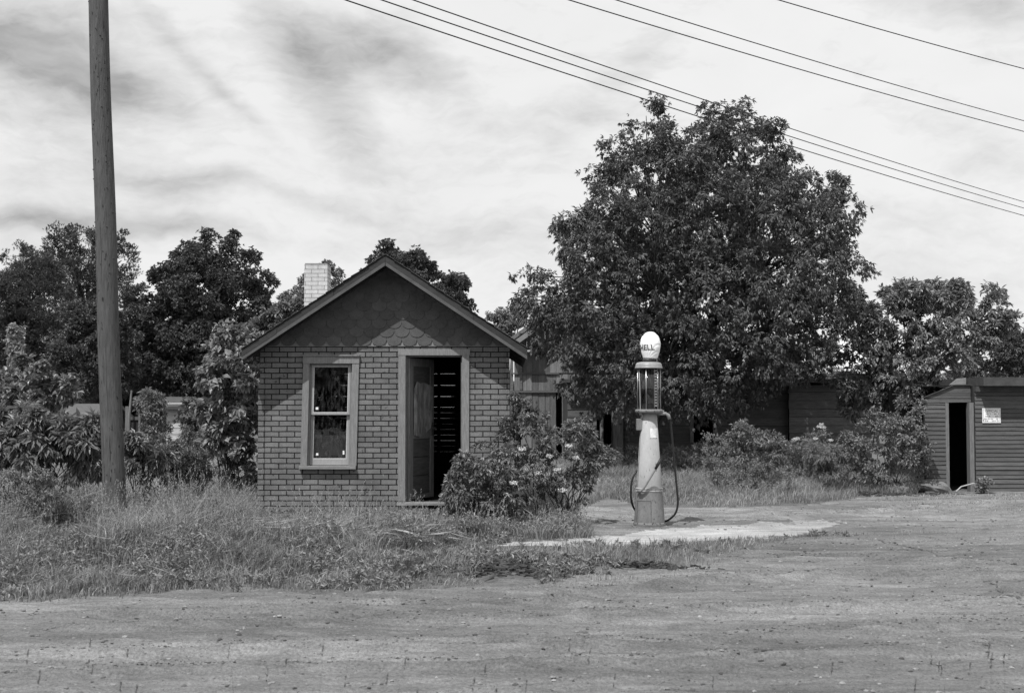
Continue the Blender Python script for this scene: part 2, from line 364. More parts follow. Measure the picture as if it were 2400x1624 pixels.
def build_ground():
    xs = np.arange(-13, 15.001, .05)
    ys = [5.0]
    while ys[-1] < 36: ys.append(ys[-1]+max(.03, .045*(ys[-1]/12)**1.2))
    ys = np.array(ys); X, Y = np.meshgrid(xs, ys); nx, ny = len(xs), len(ys)
    zb = hbase(X, Y)
    wob = (fbm(X*1.7, Y*1.7, 4)-.5)*34; PX, PY = project(X, Y, zb); PYw = PY+wob*(13/np.maximum(Y, 8))*.9; 
    road = inpoly(PX, PYw, ROADP); ap = inpoly(PX, PY+wob*.3+(fbm(X*4, Y*4, 3)-.5)*16, APRONP) & ~road; yard = inpoly(PX, PY+wob*.3, YARDP) & ~road & ~ap
    dirt = (road | yard).astype(float)
    # relief: ruts and ridges along the road, softer in the grass
    th = R(6); U = X*math.cos(th)-Y*math.sin(th)*0; V = Y-X*math.tan(th)*.35
    rel = (fbm(U*.55, V*3.2, 4)-.5)*.075+(fbm(X*3, Y*9, 3)-.5)*.04+(fbm(X*14, Y*18, 2)-.5)*.014
    for pl, dp, wd in RUTS:
        g = [ground_pt(a, b) for a, b in pl]; gx = [q[0] for q in g]; gy = [q[1] for q in g]
        o_ = np.argsort(gx); yl = np.interp(X, np.array(gx)[o_], np.array(gy)[o_])+(fbm(X*1.5, X*0+3, 3)-.5)*.18; dd = Y-yl; on_ = sm(X, min(gx), min(gx)+.5)*(1-sm(X, max(gx)-.5, max(gx)))
        dp = dp*1.5; rel = rel+on_*(-dp*np.exp(-(dd/wd)**2)+dp*.9*np.exp(-((dd+wd*1.9)/wd)**2)+dp*.5*np.exp(-((dd-wd*1.9)/wd)**2))*(.5+fbm(X*2, Y*2, 3))
    relg = (fbm(X*1.3, Y*1.3, 4)-.5)*.1
    edge = sm(Y, 5, 6)*(1-sm(Y, 33, 36))*(1-sm(np.abs(X-1), 12, 14))
    fx = np.where(ap, .1*rel, np.where(dirt > 0, rel, relg*.8+rel*.4))
    # shed, pump and office ground kept level
    flat = 1-np.exp(-(((X-1.84)/.5)**2+((Y-18.2)/.45)**2)**2)
    Z = zb+fx*edge*flat
    code = np.zeros((ny-1, nx-1), int)
    mid = lambda A: A[:-1, :-1]
    code[mid(yard)] = 2; code[mid(road)] = 1; code[mid(ap)] = 3
    V3 = np.stack([X+rng.uniform(-.008, .008, X.shape)*edge, Y, Z], -1).reshape(-1, 3)
    ii = np.arange(nx*ny).reshape(ny, nx); Q = np.stack([ii[:-1, :-1], ii[:-1, 1:], ii[1:, 1:], ii[1:, :-1]], -1)
    for c, nm, mt in ((0, 'grassy_ground', 'soil'), (1, 'dirt_road', 'road'), (2, 'dirt_yard', 'yard'), (3, 'concrete_drive', 'apron')):
        q = Q[code == c].reshape(-1, 4); use, inv = np.unique(q, return_inverse=True)
        tag(mesh_obj(nm, V3[use], inv.reshape(-1, 4), M[mt], smooth=True), kind='structure')
    # far ground, joined to the edge of the fine grid
    x0, x1, y0, y1 = xs[0], xs[-1], ys[0], ys[-1]; B = 900
    ring = MB(); outer = [(-B, -B), (B, -B), (B, B), (-B, B)]; inner = [(x0, y0), (x1, y0), (x1, y1), (x0, y1)]
    P = [(a, b, 0) for a, b in outer]+[(a, b, float(hbase(a, b))) for a, b in inner]
    ring.add(P, [(i, (i+1) % 4, (i+1) % 4+4, i+4) for i in range(4)])
    tag(ring.build('distant_ground', M['soil']), kind='structure')
    tabs = dict(X=xs, Y=ys, Z=Z)
    return tabs
GT = build_ground()
def gz(x, y):
    """height of the finished ground"""
    x, y = np.asarray(x, float), np.asarray(y, float)
    i = np.clip(np.searchsorted(GT['X'], x)-1, 0, len(GT['X'])-2); j = np.clip(np.searchsorted(GT['Y'], y)-1, 0, len(GT['Y'])-2)
    inside = (x > GT['X'][0]) & (x < GT['X'][-1]) & (y > GT['Y'][0]) & (y < GT['Y'][-1])
    return np.where(inside, GT['Z'][j, i], 0)

# ------------------------------------------------------------------ foliage
def unit(a): return a/np.maximum(np.linalg.norm(a, axis=-1, keepdims=True), 1e-9)
SHAPES = {'lance': ([(.42, .5)], 3), 'oval': ([(.25, .42), (.65, .42)], 4), 'heart': ([(.12, .4), (.4, .55), (.75, .3)], 5)}
def leaf_mesh(pos, d, up, L, wr, shape='lance', fold=.25, droop=.2):
    prof, nf = SHAPES[shape]; d = unit(d); side = unit(np.cross(d, up)); nrm = np.cross(side, d)
    L = L[:, None]; K = len(prof); n = len(pos)
    pts = [pos, pos+d*L-nrm*L*droop]
    for sgn in (-1, 1):
        for t, w in prof: pts.append(pos+d*L*t+side*sgn*w*wr*L+nrm*L*(fold*wr-droop*t*t))
    V = np.stack(pts, 1).reshape(-1, 3); b = (np.arange(n)*(2+2*K))[:, None]
    left = np.concatenate([b, b+2+np.arange(K), b+1], 1); right = np.concatenate([b+1, b+2+K+np.arange(K)[::-1], b], 1)
    return V, np.concatenate([left, right]).astype(int)
def rdir(n): return unit(rng.normal(size=(n, 3)))
def clumps_to_leaves(cen, out, n_spray, n_leaf, crad, L, wr, shape, droop=.25, spread=.9, sag=.35):
    """clumps (centre, outward direction) -> sprays -> leaves"""
    n = len(cen); k = n_spray
    off = rdir(n*k)*rng.uniform(.25, 1, (n*k, 1))*np.repeat(crad, k)[:, None]
    o = np.repeat(out, k, 0)
    flip = np.sum(off*o, 1) < -.1*np.repeat(crad, k); off[flip] *= -1
    off[:, 2] *= .8
    sp = np.repeat(cen, k, 0)+off
    sd = unit(o*.7+unit(off)*.8+rdir(n*k)*.5); 
    N = n*k*n_leaf; p = np.repeat(sp, n_leaf, 0); dd = unit(np.repeat(sd, n_leaf, 0)+rdir(N)*spread); dd[:, 2] -= sag; dd = unit(dd)
    p = p+dd*rng.uniform(0, .35, (N, 1))*L
    up = unit(np.array([[0, 0, 1.0]])+rdir(N)*.55+np.repeat(o, n_leaf, 0)*.35)
    ll = L*rng.uniform(.45, 1.4, N)
    return leaf_mesh(p, dd, up, ll, wr, shape, .25, droop)
def lobe_clumps(lobes, dens, inner=.5, shoots=0, step=.1):
    cen, out = [], []
    LC = np.array([l[:3] for l in lobes]); LR = np.array([l[3] for l in lobes]); mid = LC.mean(0)
    for (x, y, z, r) in lobes:
        n = max(5, int(dens*r*r)); d = rdir(n); q = np.array([x, y, z])+d*(r*rng.uniform(.5, 1.12, n))[:, None]*np.array([1, 1, .95])+rng.normal(size=(n, 3))*.08*r
        depth = (np.linalg.norm(q[:, None]-LC[None], axis=2)/LR[None]).min(1)
        keep = (depth > .72) | (rng.random(n) < inner)
        cen.append(q[keep]); out.append(unit(d+np.array([[0, 0, .25]]))[keep])
    cen, out = np.concatenate(cen), np.concatenate(out)
    if shoots:
        shoots = min(shoots, max(1, len(cen)//14))
    if shoots:                               # young shoots that break the outline
        top = np.argsort(-(cen[:, 2]+.35*np.abs(cen[:, 0]-mid[0])))[:max(8, len(cen)//3)]; pk = rng.choice(top, min(shoots, len(top)), replace=False); a, b = [], []
        for i in pk:
            st = unit(out[i]*.5+np.array([0, 0, 1.])+rng.normal(size=3)*.3); n = rng.integers(1, 4)
            for j in range(n): a.append(cen[i]+st*step*(j+1)+rng.normal(size=3)*step*.15); b.append(st)
        cen = np.concatenate([cen, a]); out = np.concatenate([out, b])
    return cen, out
def limb(mb, a, b, r0, r1, n=6, wob=.06):
    a, b = Vector(a), Vector(b); k = 6; L = (b-a).length; pts = []
    for i in range(k):
        t = i/(k-1); p = a.lerp(b, t); p.z += math.sin(t*math.pi)*L*.06
        if 0 < i: p += Vector([random.uniform(-1, 1) for _ in range(3)])*wob*L*.5*math.sin(math.pi*min(t, .9))
        pts.append(p)
    mb.tube(pts, [r0+(r1-r0)*i/(k-1) for i in range(k)], n)
    return pts
def tree(name, base, lobes, label, cat, group, leaf, trunk_r, dens, n_spray, n_leaf, crad, L, wr, shape='lance', inner=.5, droop=.25, fork=.35, twigs=.25, sag=.35, spread=.9, shoots=25):
    if name != 'boxelder_tree': L *= .44; n_spray = int(n_spray*4.2); twigs *= .25; dens *= 1.5; inner = .85
    base = Vector(base); root = empty(name, base, label, cat, group)
    cen, out = lobe_clumps(lobes, dens, inner, shoots, crad*.42)
    V, Fc = clumps_to_leaves(cen, out, n_spray, n_leaf, crad*rng.uniform(.5, 1.2, len(cen)), L, wr, shape, droop, spread, sag)
    mesh_obj('crown', V, Fc, M[leaf], root)
    mb = MB(); mid = Vector(np.mean([l[:3] for l in lobes], 0)); top = max(l[2] for l in lobes)
    fk = base.lerp(Vector((mid.x, mid.y, base.z+(top-base.z))), fork)
    limb(mb, base-Vector((0, 0, .15)), fk, trunk_r*1.15, trunk_r*.8, 10, .03)
    order = sorted(lobes, key=lambda l: -l[3]*random.uniform(.5, 1)); prim = []
    for li, l in enumerate(order):
        if l[3] > .2:
            e = Vector(l[:3])
            if li < 11 or not prim: pts = limb(mb, fk+Vector((random.uniform(-.1, .1), 0, random.uniform(-.9, .3)*trunk_r*3)), e, trunk_r*.45, trunk_r*.1); prim.append(pts)
            else:
                cand = [(p[k]-e).length+(6 if p[k].z > e.z else 0) for p in prim for k in (3, 4)]; b = cand.index(min(cand)); pts = limb(mb, prim[b//2][3+b % 2], e, trunk_r*.17, trunk_r*.05)
            c = cen[np.linalg.norm(cen-np.array(l[:3]), axis=1) < l[3]*1.05]
            for q in c[:int(len(c)*twigs)]: mb.tube([pts[-2], Vector(pts[-1]).lerp(Vector(q), .5), Vector(q)], [trunk_r*.1, trunk_r*.07, trunk_r*.03], 4, False)
    mb.build('trunk', M['bark'], root, smooth=True)
    return root
def lobes_px(L, Y, depth):
    """outline lobes (px, py, r px[, dy]) -> spheres at depth Y, the middle ones also at the front and the back"""
    cx = np.mean([l[0] for l in L]); cy = np.mean([l[1] for l in L]); ex = max(abs(l[0]-cx)+l[2] for l in L); ey = max(abs(l[1]-cy)+l[2] for l in L)
    res = []
    for l in L:
        e = max(0, 1-((l[0]-cx)/ex)**2-((l[1]-cy)/ey)**2)**.5
        offs = [-e*depth*random.uniform(.7, 1)]
        if e > .45: offs.append(e*depth*random.uniform(.4, .9))
        if e > .8: offs.append(0)
        for o in offs:
            p = W(l[0], l[1], Y+o); res.append((p.x, p.y, p.z, l[2]*(Y+o)/F))
    return res
def shrub(name, base, lobes, label, cat, group, leaf, dens, n_spray, n_leaf, crad, L, wr, shape='oval', stems=9, flowers=None, droop=.3, inner=.5, sag=.3, spread=.9, shoots=14):
    L *= .58; n_spray = int(n_spray*2.2)
    base = Vector(base); root = empty(name, base, label, cat, group)
    cen, out = lobe_clumps(lobes, dens, inner, shoots, crad*.42)
    V, Fc = clumps_to_leaves(cen, out, n_spray, n_leaf, crad*rng.uniform(.5, 1.2, len(cen)), L, wr, shape, droop, spread, sag)
    g = gz(V[:, 0], V[:, 1])+.01; V[:, 2] = np.maximum(V[:, 2], g)
    mesh_obj('foliage', V, Fc, M[leaf], root)
    mb = MB(); idx = rng.permutation(len(cen))[:stems*2]; sx = np.std(cen[:, 0])*.7
    for q in cen[idx]:
        b = base+Vector((random.uniform(-1, 1)*sx, random.uniform(-.12, .12), -.05)); limb(mb, b, q, .009, .003, 5, .12)
    mb.build('stem', M['bark'], root)
    if flowers:
        for p in flowers:
            c = Vector(p); n = 60; q = np.array(c)+rdir(n)*np.array([.045, .045, .018]); V, Fc = leaf_mesh(q, rdir(n), rdir(n), np.full(n, .022), .8, 'lance')
            mesh_obj('flower_head', V, Fc, M['petal'], root)
    return root
def blades(pos, h, w, lean, curve, wind=(.25, .1)):
    n = len(pos); a = rng.uniform(0, 2*math.pi, n); f = np.stack([np.cos(a), np.sin(a), np.zeros(n)], 1)
    ld = rdir(n)*lean[:, None]+np.array([[wind[0], wind[1], 0]])*lean[:, None]*.8; ld[:, 2] = 0
    m = pos+ld*h[:, None]*.4+np.array([[0, 0, 1]])*h[:, None]*.58
    t = pos+ld*h[:, None]*(1+curve[:, None])+np.array([[0, 0, 1]])*(h*(1-.25*curve))[:, None]
    ww = w[:, None]; V = np.stack([pos-f*ww, pos+f*ww, m-f*ww*.75, m+f*ww*.75, t], 1).reshape(-1, 3); b = (np.arange(n)*5)[:, None]
    return V, [(b+np.array([[0, 1, 3, 2]])).astype(int), (b+np.array([[2, 3, 4]])).astype(int)]

# ------------------------------------------------------------------ the brick-pattern office
def build_office():
    Y0 = 18.5; xl, xr = W(612, 900, Y0).x, W(1192, 900, Y0).x; D = 5.2; Y1 = Y0+D; zb = .0
    root = empty('small_office', ((xl+xr)/2, Y0+D/2, .1), 'small derelict gabled office clad in brick-pattern siding with open door and sash window', 'building')
    YF = Y0-.39
    ax, az = W(903, 597, YF).x, W(903, 597, YF).z
    lx, lz = W(566, 819, YF).x, W(566, 819, YF).z; rx, rz = W(1236, 817, YF).x, W(1236, 817, YF).z
    T = .06                                     # roof thickness, measured upright
    def roofz(x, off=0): return (az+(lz-az)*(ax-x)/(ax-lx) if x < ax else az+(rz-az)*(x-ax)/(rx-ax))-off
    px = lambda p: W(p, 900, Y0).x
    pz = lambda p: W(900, p, Y0).z
    # front wall in panels round the openings
    wt = .12; mb = MB(); zt = pz(811)
    w0, w1, wz0, wz1 = px(719), px(832), pz(1093), pz(850)
    d0, d1, dz0, dz1 = px(951), px(1084), pz(1174), pz(833)
    def bx(a, b, c, d): mb.box(a, b, Y0, Y0+wt, c, d)
    bx(xl, w0, zb, zt); bx(w0, w1, zb, wz0); bx(w0, w1, wz1, zt); bx(w1, d0, zb, zt); bx(d0, d1, zb, dz0-.02); bx(d0, d1, dz1, zt); bx(d1, xr, zb, zt)
    mb.build('front_wall', M['brick'], root)
    c = MB()
    c.box(xl-.035, xl+.05, Y0-.012, Y0+.04, zb, pz(900)); c.box(xl-.012, xl+.05, Y0-.008, Y0+.04, pz(900), zt)
    c.build('corner_siding', M['brick'], root); c = MB(); c.box(xr-.05, xr+.014, Y0-.01, Y0+.04, zb, zt); c.build('corner_siding', M['brick'], root)
    s = MB(); s.box(xl-.002, xl+wt, Y0+wt, Y1, zb, zt-.05); s.build('side_wall', M['brick'], root); s = MB(); s.box(xr-wt, xr+.002, Y0+wt, Y1, zb, zt-.05); s.build('side_wall', M['brick'], root)
    # rear wall: bare boards with light between them
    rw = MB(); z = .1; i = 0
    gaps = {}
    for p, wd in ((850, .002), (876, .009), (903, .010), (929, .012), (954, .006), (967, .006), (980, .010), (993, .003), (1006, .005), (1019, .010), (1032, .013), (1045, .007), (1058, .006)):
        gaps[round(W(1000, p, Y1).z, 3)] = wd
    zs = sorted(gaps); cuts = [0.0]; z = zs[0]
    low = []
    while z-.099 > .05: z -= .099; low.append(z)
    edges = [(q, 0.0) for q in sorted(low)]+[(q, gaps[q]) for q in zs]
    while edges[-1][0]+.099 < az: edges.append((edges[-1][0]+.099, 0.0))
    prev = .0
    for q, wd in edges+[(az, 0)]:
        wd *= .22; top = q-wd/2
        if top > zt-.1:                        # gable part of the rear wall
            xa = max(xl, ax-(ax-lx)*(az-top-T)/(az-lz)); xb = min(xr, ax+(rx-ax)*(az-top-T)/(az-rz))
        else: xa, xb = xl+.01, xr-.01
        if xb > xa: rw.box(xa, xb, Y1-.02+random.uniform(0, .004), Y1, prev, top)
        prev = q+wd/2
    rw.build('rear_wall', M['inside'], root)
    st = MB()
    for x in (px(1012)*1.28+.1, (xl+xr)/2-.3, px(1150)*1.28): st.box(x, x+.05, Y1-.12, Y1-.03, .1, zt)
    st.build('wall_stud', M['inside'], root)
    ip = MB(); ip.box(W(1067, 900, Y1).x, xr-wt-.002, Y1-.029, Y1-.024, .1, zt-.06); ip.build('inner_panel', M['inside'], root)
    fl = MB(); fl.box(xl+.01, xr-.01, Y0+wt, Y1-.05, dz0-.09, dz0-.03); fl.build('floor', M['inside'], root)
    # gable: backing triangle, then scalloped shingles in courses
    g = MB(); g.prism([(xl, zt+.001), (xr, zt+.001), (xr, roofz(xr, T+.01)), (ax, az-T-.01), (xl, roofz(xl, T+.01))], Y0+.002, Y0+.1); g.build('gable_backing', M['dark'], root)
    ps = MB(); ps.box(xl, xr, Y0-.006, Y0+.001, zt+.004, zt+.07); ps.box(xl, xr, Y0-.016, Y0+.001, zt-.006, zt+.002); ps.build('pale_strip', M['palestrip'], root)
    sh = MB(); row = 0; z = zt+.001; pitch, rh = .205, .118
    while z < az:
        x = px(640)-pitch*3+(pitch/2 if row % 2 else 0)
        while x < xr+.2:
            w = pitch*.985/2; prof = [(-w, .19), (-w, .075), (-w*.86, .04), (-w*.6, .014), (-w*.25, .001), (w*.25, .001), (w*.6, .014), (w*.86, .04), (w, .075), (w, .19)]
            j = random.uniform(-.004, .004); pts = []
            for u, v in prof:
                X = min(max(x+u, xl+.002), xr-.002); Z = z+v+j; lim = roofz(X, T+.012); pts.append((X, min(Z, lim)))
            if max(q[0] for q in pts)-min(q[0] for q in pts) > .02 and max(q[1] for q in pts)-min(q[1] for q in pts) > .012:
                base = z+.0
                def tiltfn(X, Yv, Z, b=base, r=row): return (X, Y0-.007-(.012*(1-(Z-b)/.19))+(0 if Yv == 0 else -.005)-.0006*(r % 2), Z)
                sh.prism(pts, 1, 0, tiltfn)
            x += pitch
        z += rh; row += 1
    sh.build('gable_shingles', M['shingle'], root)
    # roof: two slabs, barge boards, chimney
    YB = Y1+.35
    rf = MB(); rf.prism([(lx, lz), (ax, az), (ax, az-T), (lx, lz-T)], YF+.02, YB); rf.prism([(ax+.0005, az), (rx, rz), (rx, rz-T), (ax+.0005, az-T)], YF+.02, YB)
    roof = rf.build('roof', M['roofing'], root)
    cs = MB()                                   # slightly ragged courses showing at the rake
    for side, (ex, ez) in ((0, (lx, lz)), (1, (rx, rz))):
        n = 17
        for i in range(n):
            t0, t1 = i/n, (i+1.06)/n; t1 = min(t1, 1.01)
            a = (ax+(ex-ax)*t0, az+(ez-az)*t0+.004); b = (ax+(ex-ax)*t1, az+(ez-az)*t1+.02+random.uniform(-.004, .005))
            q = [a, b, (b[0], b[1]-.012), (a[0], a[1]-.003)]
            if side: q = q[::-1]
            cs.prism(q, YF-.015-random.uniform(0, .012), YB)
    cs.build('roofing_courses', M['roofing'], roof)
    bd = MB()
    def rk(a, b, w0_, w1_, y0, y1):
        bd.prism([a, b, (b[0], b[1]-w1_), (a[0], a[1]-w0_)], y0, y1)
    def on(t, side): e = (lx, lz) if side == 0 else (rx, rz); return (ax+(e[0]-ax)*t, az+(e[1]-az)*t)
    for side in (0, 1):
        cuts = (0, .36, .755, 1.0) if side == 0 else (0, .62, 1.0)
        for k in range(len(cuts)-1):
            a, b = on(cuts[k]+.001, side), on(cuts[k+1]-.001, side)
            o = .012; rk((a[0], a[1]-.012), (b[0], b[1]-.012), .088+random.uniform(0, .006), .088+random.uniform(0, .006), YF-.004*k, YF+.018)
    bd.build('barge_board', M['rake'], roof)
    lf = MB()                                   # thin pale edge strip under the barge board
    for side in (0, 1):
        a, b = on(.002, side), on(.998, side)
        lf.prism([(a[0], a[1]-.098), (b[0], b[1]-.098), (b[0], b[1]-.145), (a[0], a[1]-.145)], YF-.008, YF+.02)
    lf.build('edge_strip', M['edge'], roof)
    for y in (Y0-.16, Y0+1.2, Y0+2.6, Y0+4.0):
        for ex, ez in ((lx+.02, lz), (rx-.02, rz)): rt = MB(); rt.prism([(ax, az-T-.003), (ex, ez-T-.003), (ex, ez-T-.07), (ax, az-T-.09)], y, y+.045); rt.build('rafter', M['dark'], roof)
    ch = MB(); cx0, cx1, ct = W(713, 700, 22).x, W(767, 700, 22).x, W(740, 618, 22).z
    ch.box(cx0, cx1, 22, 22.42, 1.9, ct-.012); ch.build('chimney', M['chimney'], roof)
    cc = MB(); cc.box(cx0+.008, cx1-.006, 22.004, 22.415, ct-.012, ct+.006); cc.box(cx0+.06, cx1-.05, 22.06, 22.36, ct+.004, ct+.012); cc.build('chimney_top', M['palestrip'], bpy.data.objects['chimney'])
    # ---- window (leans a little, as the photo shows)
    k = .021
    def lean(x, y, z): return (x+k*(z-pz(960)), y, z)
    f = MB(); h0 = pz(835); h1 = pz(852); s0 = pz(1091); s1 = pz(1099)
    a0, a1 = px(708.5), px(839.5)
    f.box(a0, a0+.088, Y0-.028, Y0+.03, s0, h1, lean); f.box(a1-.092, a1, Y0-.028, Y0+.03, s0, h1, lean)
    f.box(a0-.004, a1+.004, Y0-.034, Y0+.03, h1+.0, h0, lean); f.box(a0-.008, a1+.008, Y0-.055, Y0+.03, h0, h0+.02, lean)
    fr = f.build('window', M['trim'], root, bevel=.002)
    sl = MB(); sl.box(a0-.012, a1-.004, Y0-.075, Y0+.09, s1, s0-.002, lean); sl.build('sill', M['trimh'], fr, bevel=.003)
    jb = MB(); i0, i1 = a0+.088, a1-.092
    jb.box(i0-.001, i0+.022, Y0+.0305, Y0+wt+.02, s0, h1, lean); jb.box(i1-.022, i1+.001, Y0+.0305, Y0+wt+.02, s0, h1, lean); jb.box(i0+.023, i1-.023, Y0+.0305, Y0+wt+.02, h1-.018, h1-.001, lean)
    jb.build('jamb', M['trim'], fr)
    mz = pz(970)
    def sash(nm, x0, x1, z0, z1, y, bot, top, st_):
        b = MB(); b.box(x0, x0+st_, y, y+.035, z0, z1, lean); b.box(x1-st_, x1, y, y+.035, z0, z1, lean); b.box(x0+st_, x1-st_, y, y+.035, z0, z0+bot, lean); b.box(x0+st_, x1-st_, y, y+.035, z1-top, z1, lean)
        o = b.build('sash', M['sash'], fr, bevel=.002)
        p = MB(); w = .008
        X0, X1, Z0, Z1 = x0+st_, x1-st_, z0+bot, z1-top
        p.box(X0, X0+w, y+.004, y+.02, Z0, Z1, lean); p.box(X1-w, X1, y+.004, y+.02, Z0, Z1, lean); p.box(X0+w, X1-w, y+.004, y+.02, Z0, Z0+w, lean); p.build('putty', M['putty'], o)
        g = MB(); g.box(X0-.004, X1+.004, y+.022, y+.025, Z0-.004, Z1+.004, lean); g.build('pane', M['glass'], o)
        return X0, X1, Z0, Z1, o
    A = sash('sash', i0+.024, i1-.024, mz-.012, h1-.02, Y0+.035, .03, .03, .028)
    B = sash('sash', i0+.024, i1-.024, s0+.004, mz+.014, Y0+.075, .085, .03, .035)
    for (q, xx, zz, y, sz, rot) in ((A, px(742), pz(957), Y0+.0555, .017, 0), (B, px(742), pz(1065), Y0+.0955, .016, .15), (B, px(804), pz(1061), Y0+.0955, .012, .1)):
        m_ = MB(); h = sz*(1 if sz > .013 else 2.2)
        m_.prism([(xx-sz, zz-h), (xx+sz, zz-h+rot*.02), (xx+sz*(1-rot), zz+h), (xx-sz*(1-rot), zz+h)], y, y+.0008); m_.build('sticker', M['sticker'], q[4])
    # ---- door frame, threshold, door
    e0, e1, q0, q1, hh = px(934), px(951), px(1083.5), px(1100), pz(818)
    df = MB(); df.box(e0, e1, Y0-.03, Y0+.02, dz0-.0, dz1, jit=.002); df.box(q0, q1, Y0-.03, Y0+.02, dz0, dz1, jit=.002); df.box(e0-.006, q1+.008, Y0-.034, Y0+.02, dz1+.002, hh, jit=.003)
    fo = df.build('door_frame', M['trim'], root, bevel=.002)
    dj = MB(); dj.box(d0+.001, d0+.022, Y0+.021, Y0+wt+.01, dz0, dz1); dj.box(d1-.022, d1-.001, Y0+.021, Y0+wt+.01, dz0, dz1); dj.box(d0+.023, d1-.023, Y0+.021, Y0+wt+.01, dz1-.02, dz1-.001); dj.box(d0+.024, d0+.05, Y0+.06, Y0+.1, dz0, dz1-.03)
    dj.build('jamb', M['doorwood'], fo)
    th = MB(); th.box(e0-.01, px(1080), Y0-.115, Y0+wt, dz0-.052, dz0-.012, jit=.004); th.build('threshold', M['trimh'], root, bevel=.006)
    rs = MB(); rs.box(px(958), px(1110), Y0-.045, Y0-.012, pz(1205), dz0-.056, jit=.004); rs.build('riser_board', M['dark'], root)
    an = R(66); H = Vector((d0+.03, Y0+.1, 0)); ca, sa = math.cos(an), math.sin(an)
    def dfn(u, v, z): return (H.x+u*ca-v*sa, H.y+u*sa+v*ca, z)
    DW, z0, z1 = .72, dz0+.012, dz1-.03
    d = MB(); d.box(0, .105, -.02, .02, z0, z1, dfn); d.box(DW-.105, DW, -.02, .02, z0, z1, dfn)
    for a, b in ((z0, z0+.06), (z0+.82, z0+.95), (z1-.11, z1)): d.box(.106, DW-.106, -.019, .019, a, b, dfn)
    dr = d.build('door', M['doorwood'], root, bevel=.002)
    p = MB(); zz = z0+.06
    while zz < z0+.81: p.box(.1, DW-.1, -.006, .006, zz+.004, min(zz+.25, z0+.818), dfn); zz += .254
    p.box(.1, DW-.1, -.006, .006, z0+.952, z1-.111, dfn); p.build('door_panel', M['doorpanel'], dr)
    sp = MB(); cols = [(.11, z0+.87, z1-.42), (.16, z0+.86, z1-.32), (.3, z0+.84, z1-.345), (.44, z0+.87, z1-.33), (.58, z0+.96, z1-.37), (.63, z0+1.1, z1-.4)]
    for i in range(len(cols)-1):
        (u0, b0, t0), (u1, b1, t1) = cols[i], cols[i+1]; v0, v1 = -.03-.02*math.sin(i*1.7), -.03-.02*math.sin((i+1)*1.7)
        sp.add([dfn(u0, v0, b0), dfn(u1, v1, b1), dfn(u1, v1, t1), dfn(u0, v0, t0), dfn(u0, v0+.005, b0), dfn(u1, v1+.005, b1), dfn(u1, v1+.005, t1), dfn(u0, v0+.005, t0)],
               [(0, 1, 2, 3), (7, 6, 5, 4), (0, 4, 5, 1), (3, 2, 6, 7)])
    sp.build('torn_sheet', M['paper'], dr)
    hn = MB(); hn.box(DW-.075, DW-.03, -.032, -.021, z0+.86, z0+1.04, dfn); hn.tube([dfn(DW-.05, -.03, z0+.96), dfn(DW-.05, -.075, z0+.96)], .014, 8); hn.build('handle', M['iron'], dr)
    # made-up table giving the lower pane its pale, reflection-like shape
    cb = empty('stand_in_table', (px(765), Y0+.85, dz0-.03), 'pale made-up table for the reflection-like shape in the lower window pane', 'stand_in_table')
    x0, x1, y = px(735)-.05, px(798)-.05, Y0+.62; b0 = dz0-.03
    m1 = MB(); m1.box(x0, x1, y, y+.5, b0+.62, b0+.86); m1.build('drawer_box', M['sash'], cb)
    m2 = MB(); m2.box(x0-.03, x1+.06, y-.04, y+.52, b0+.862, b0+.9); m2.build('table_top', M['sash'], cb)
    for xx, yy in ((x0, y), (x1-.06, y), (x0, y+.44), (x1-.06, y+.44)):
        m3 = MB(); m3.box(xx, xx+.06, yy, yy+.06, b0+.002, b0+.618); m3.build('leg', M['sash'], cb)
build_office()

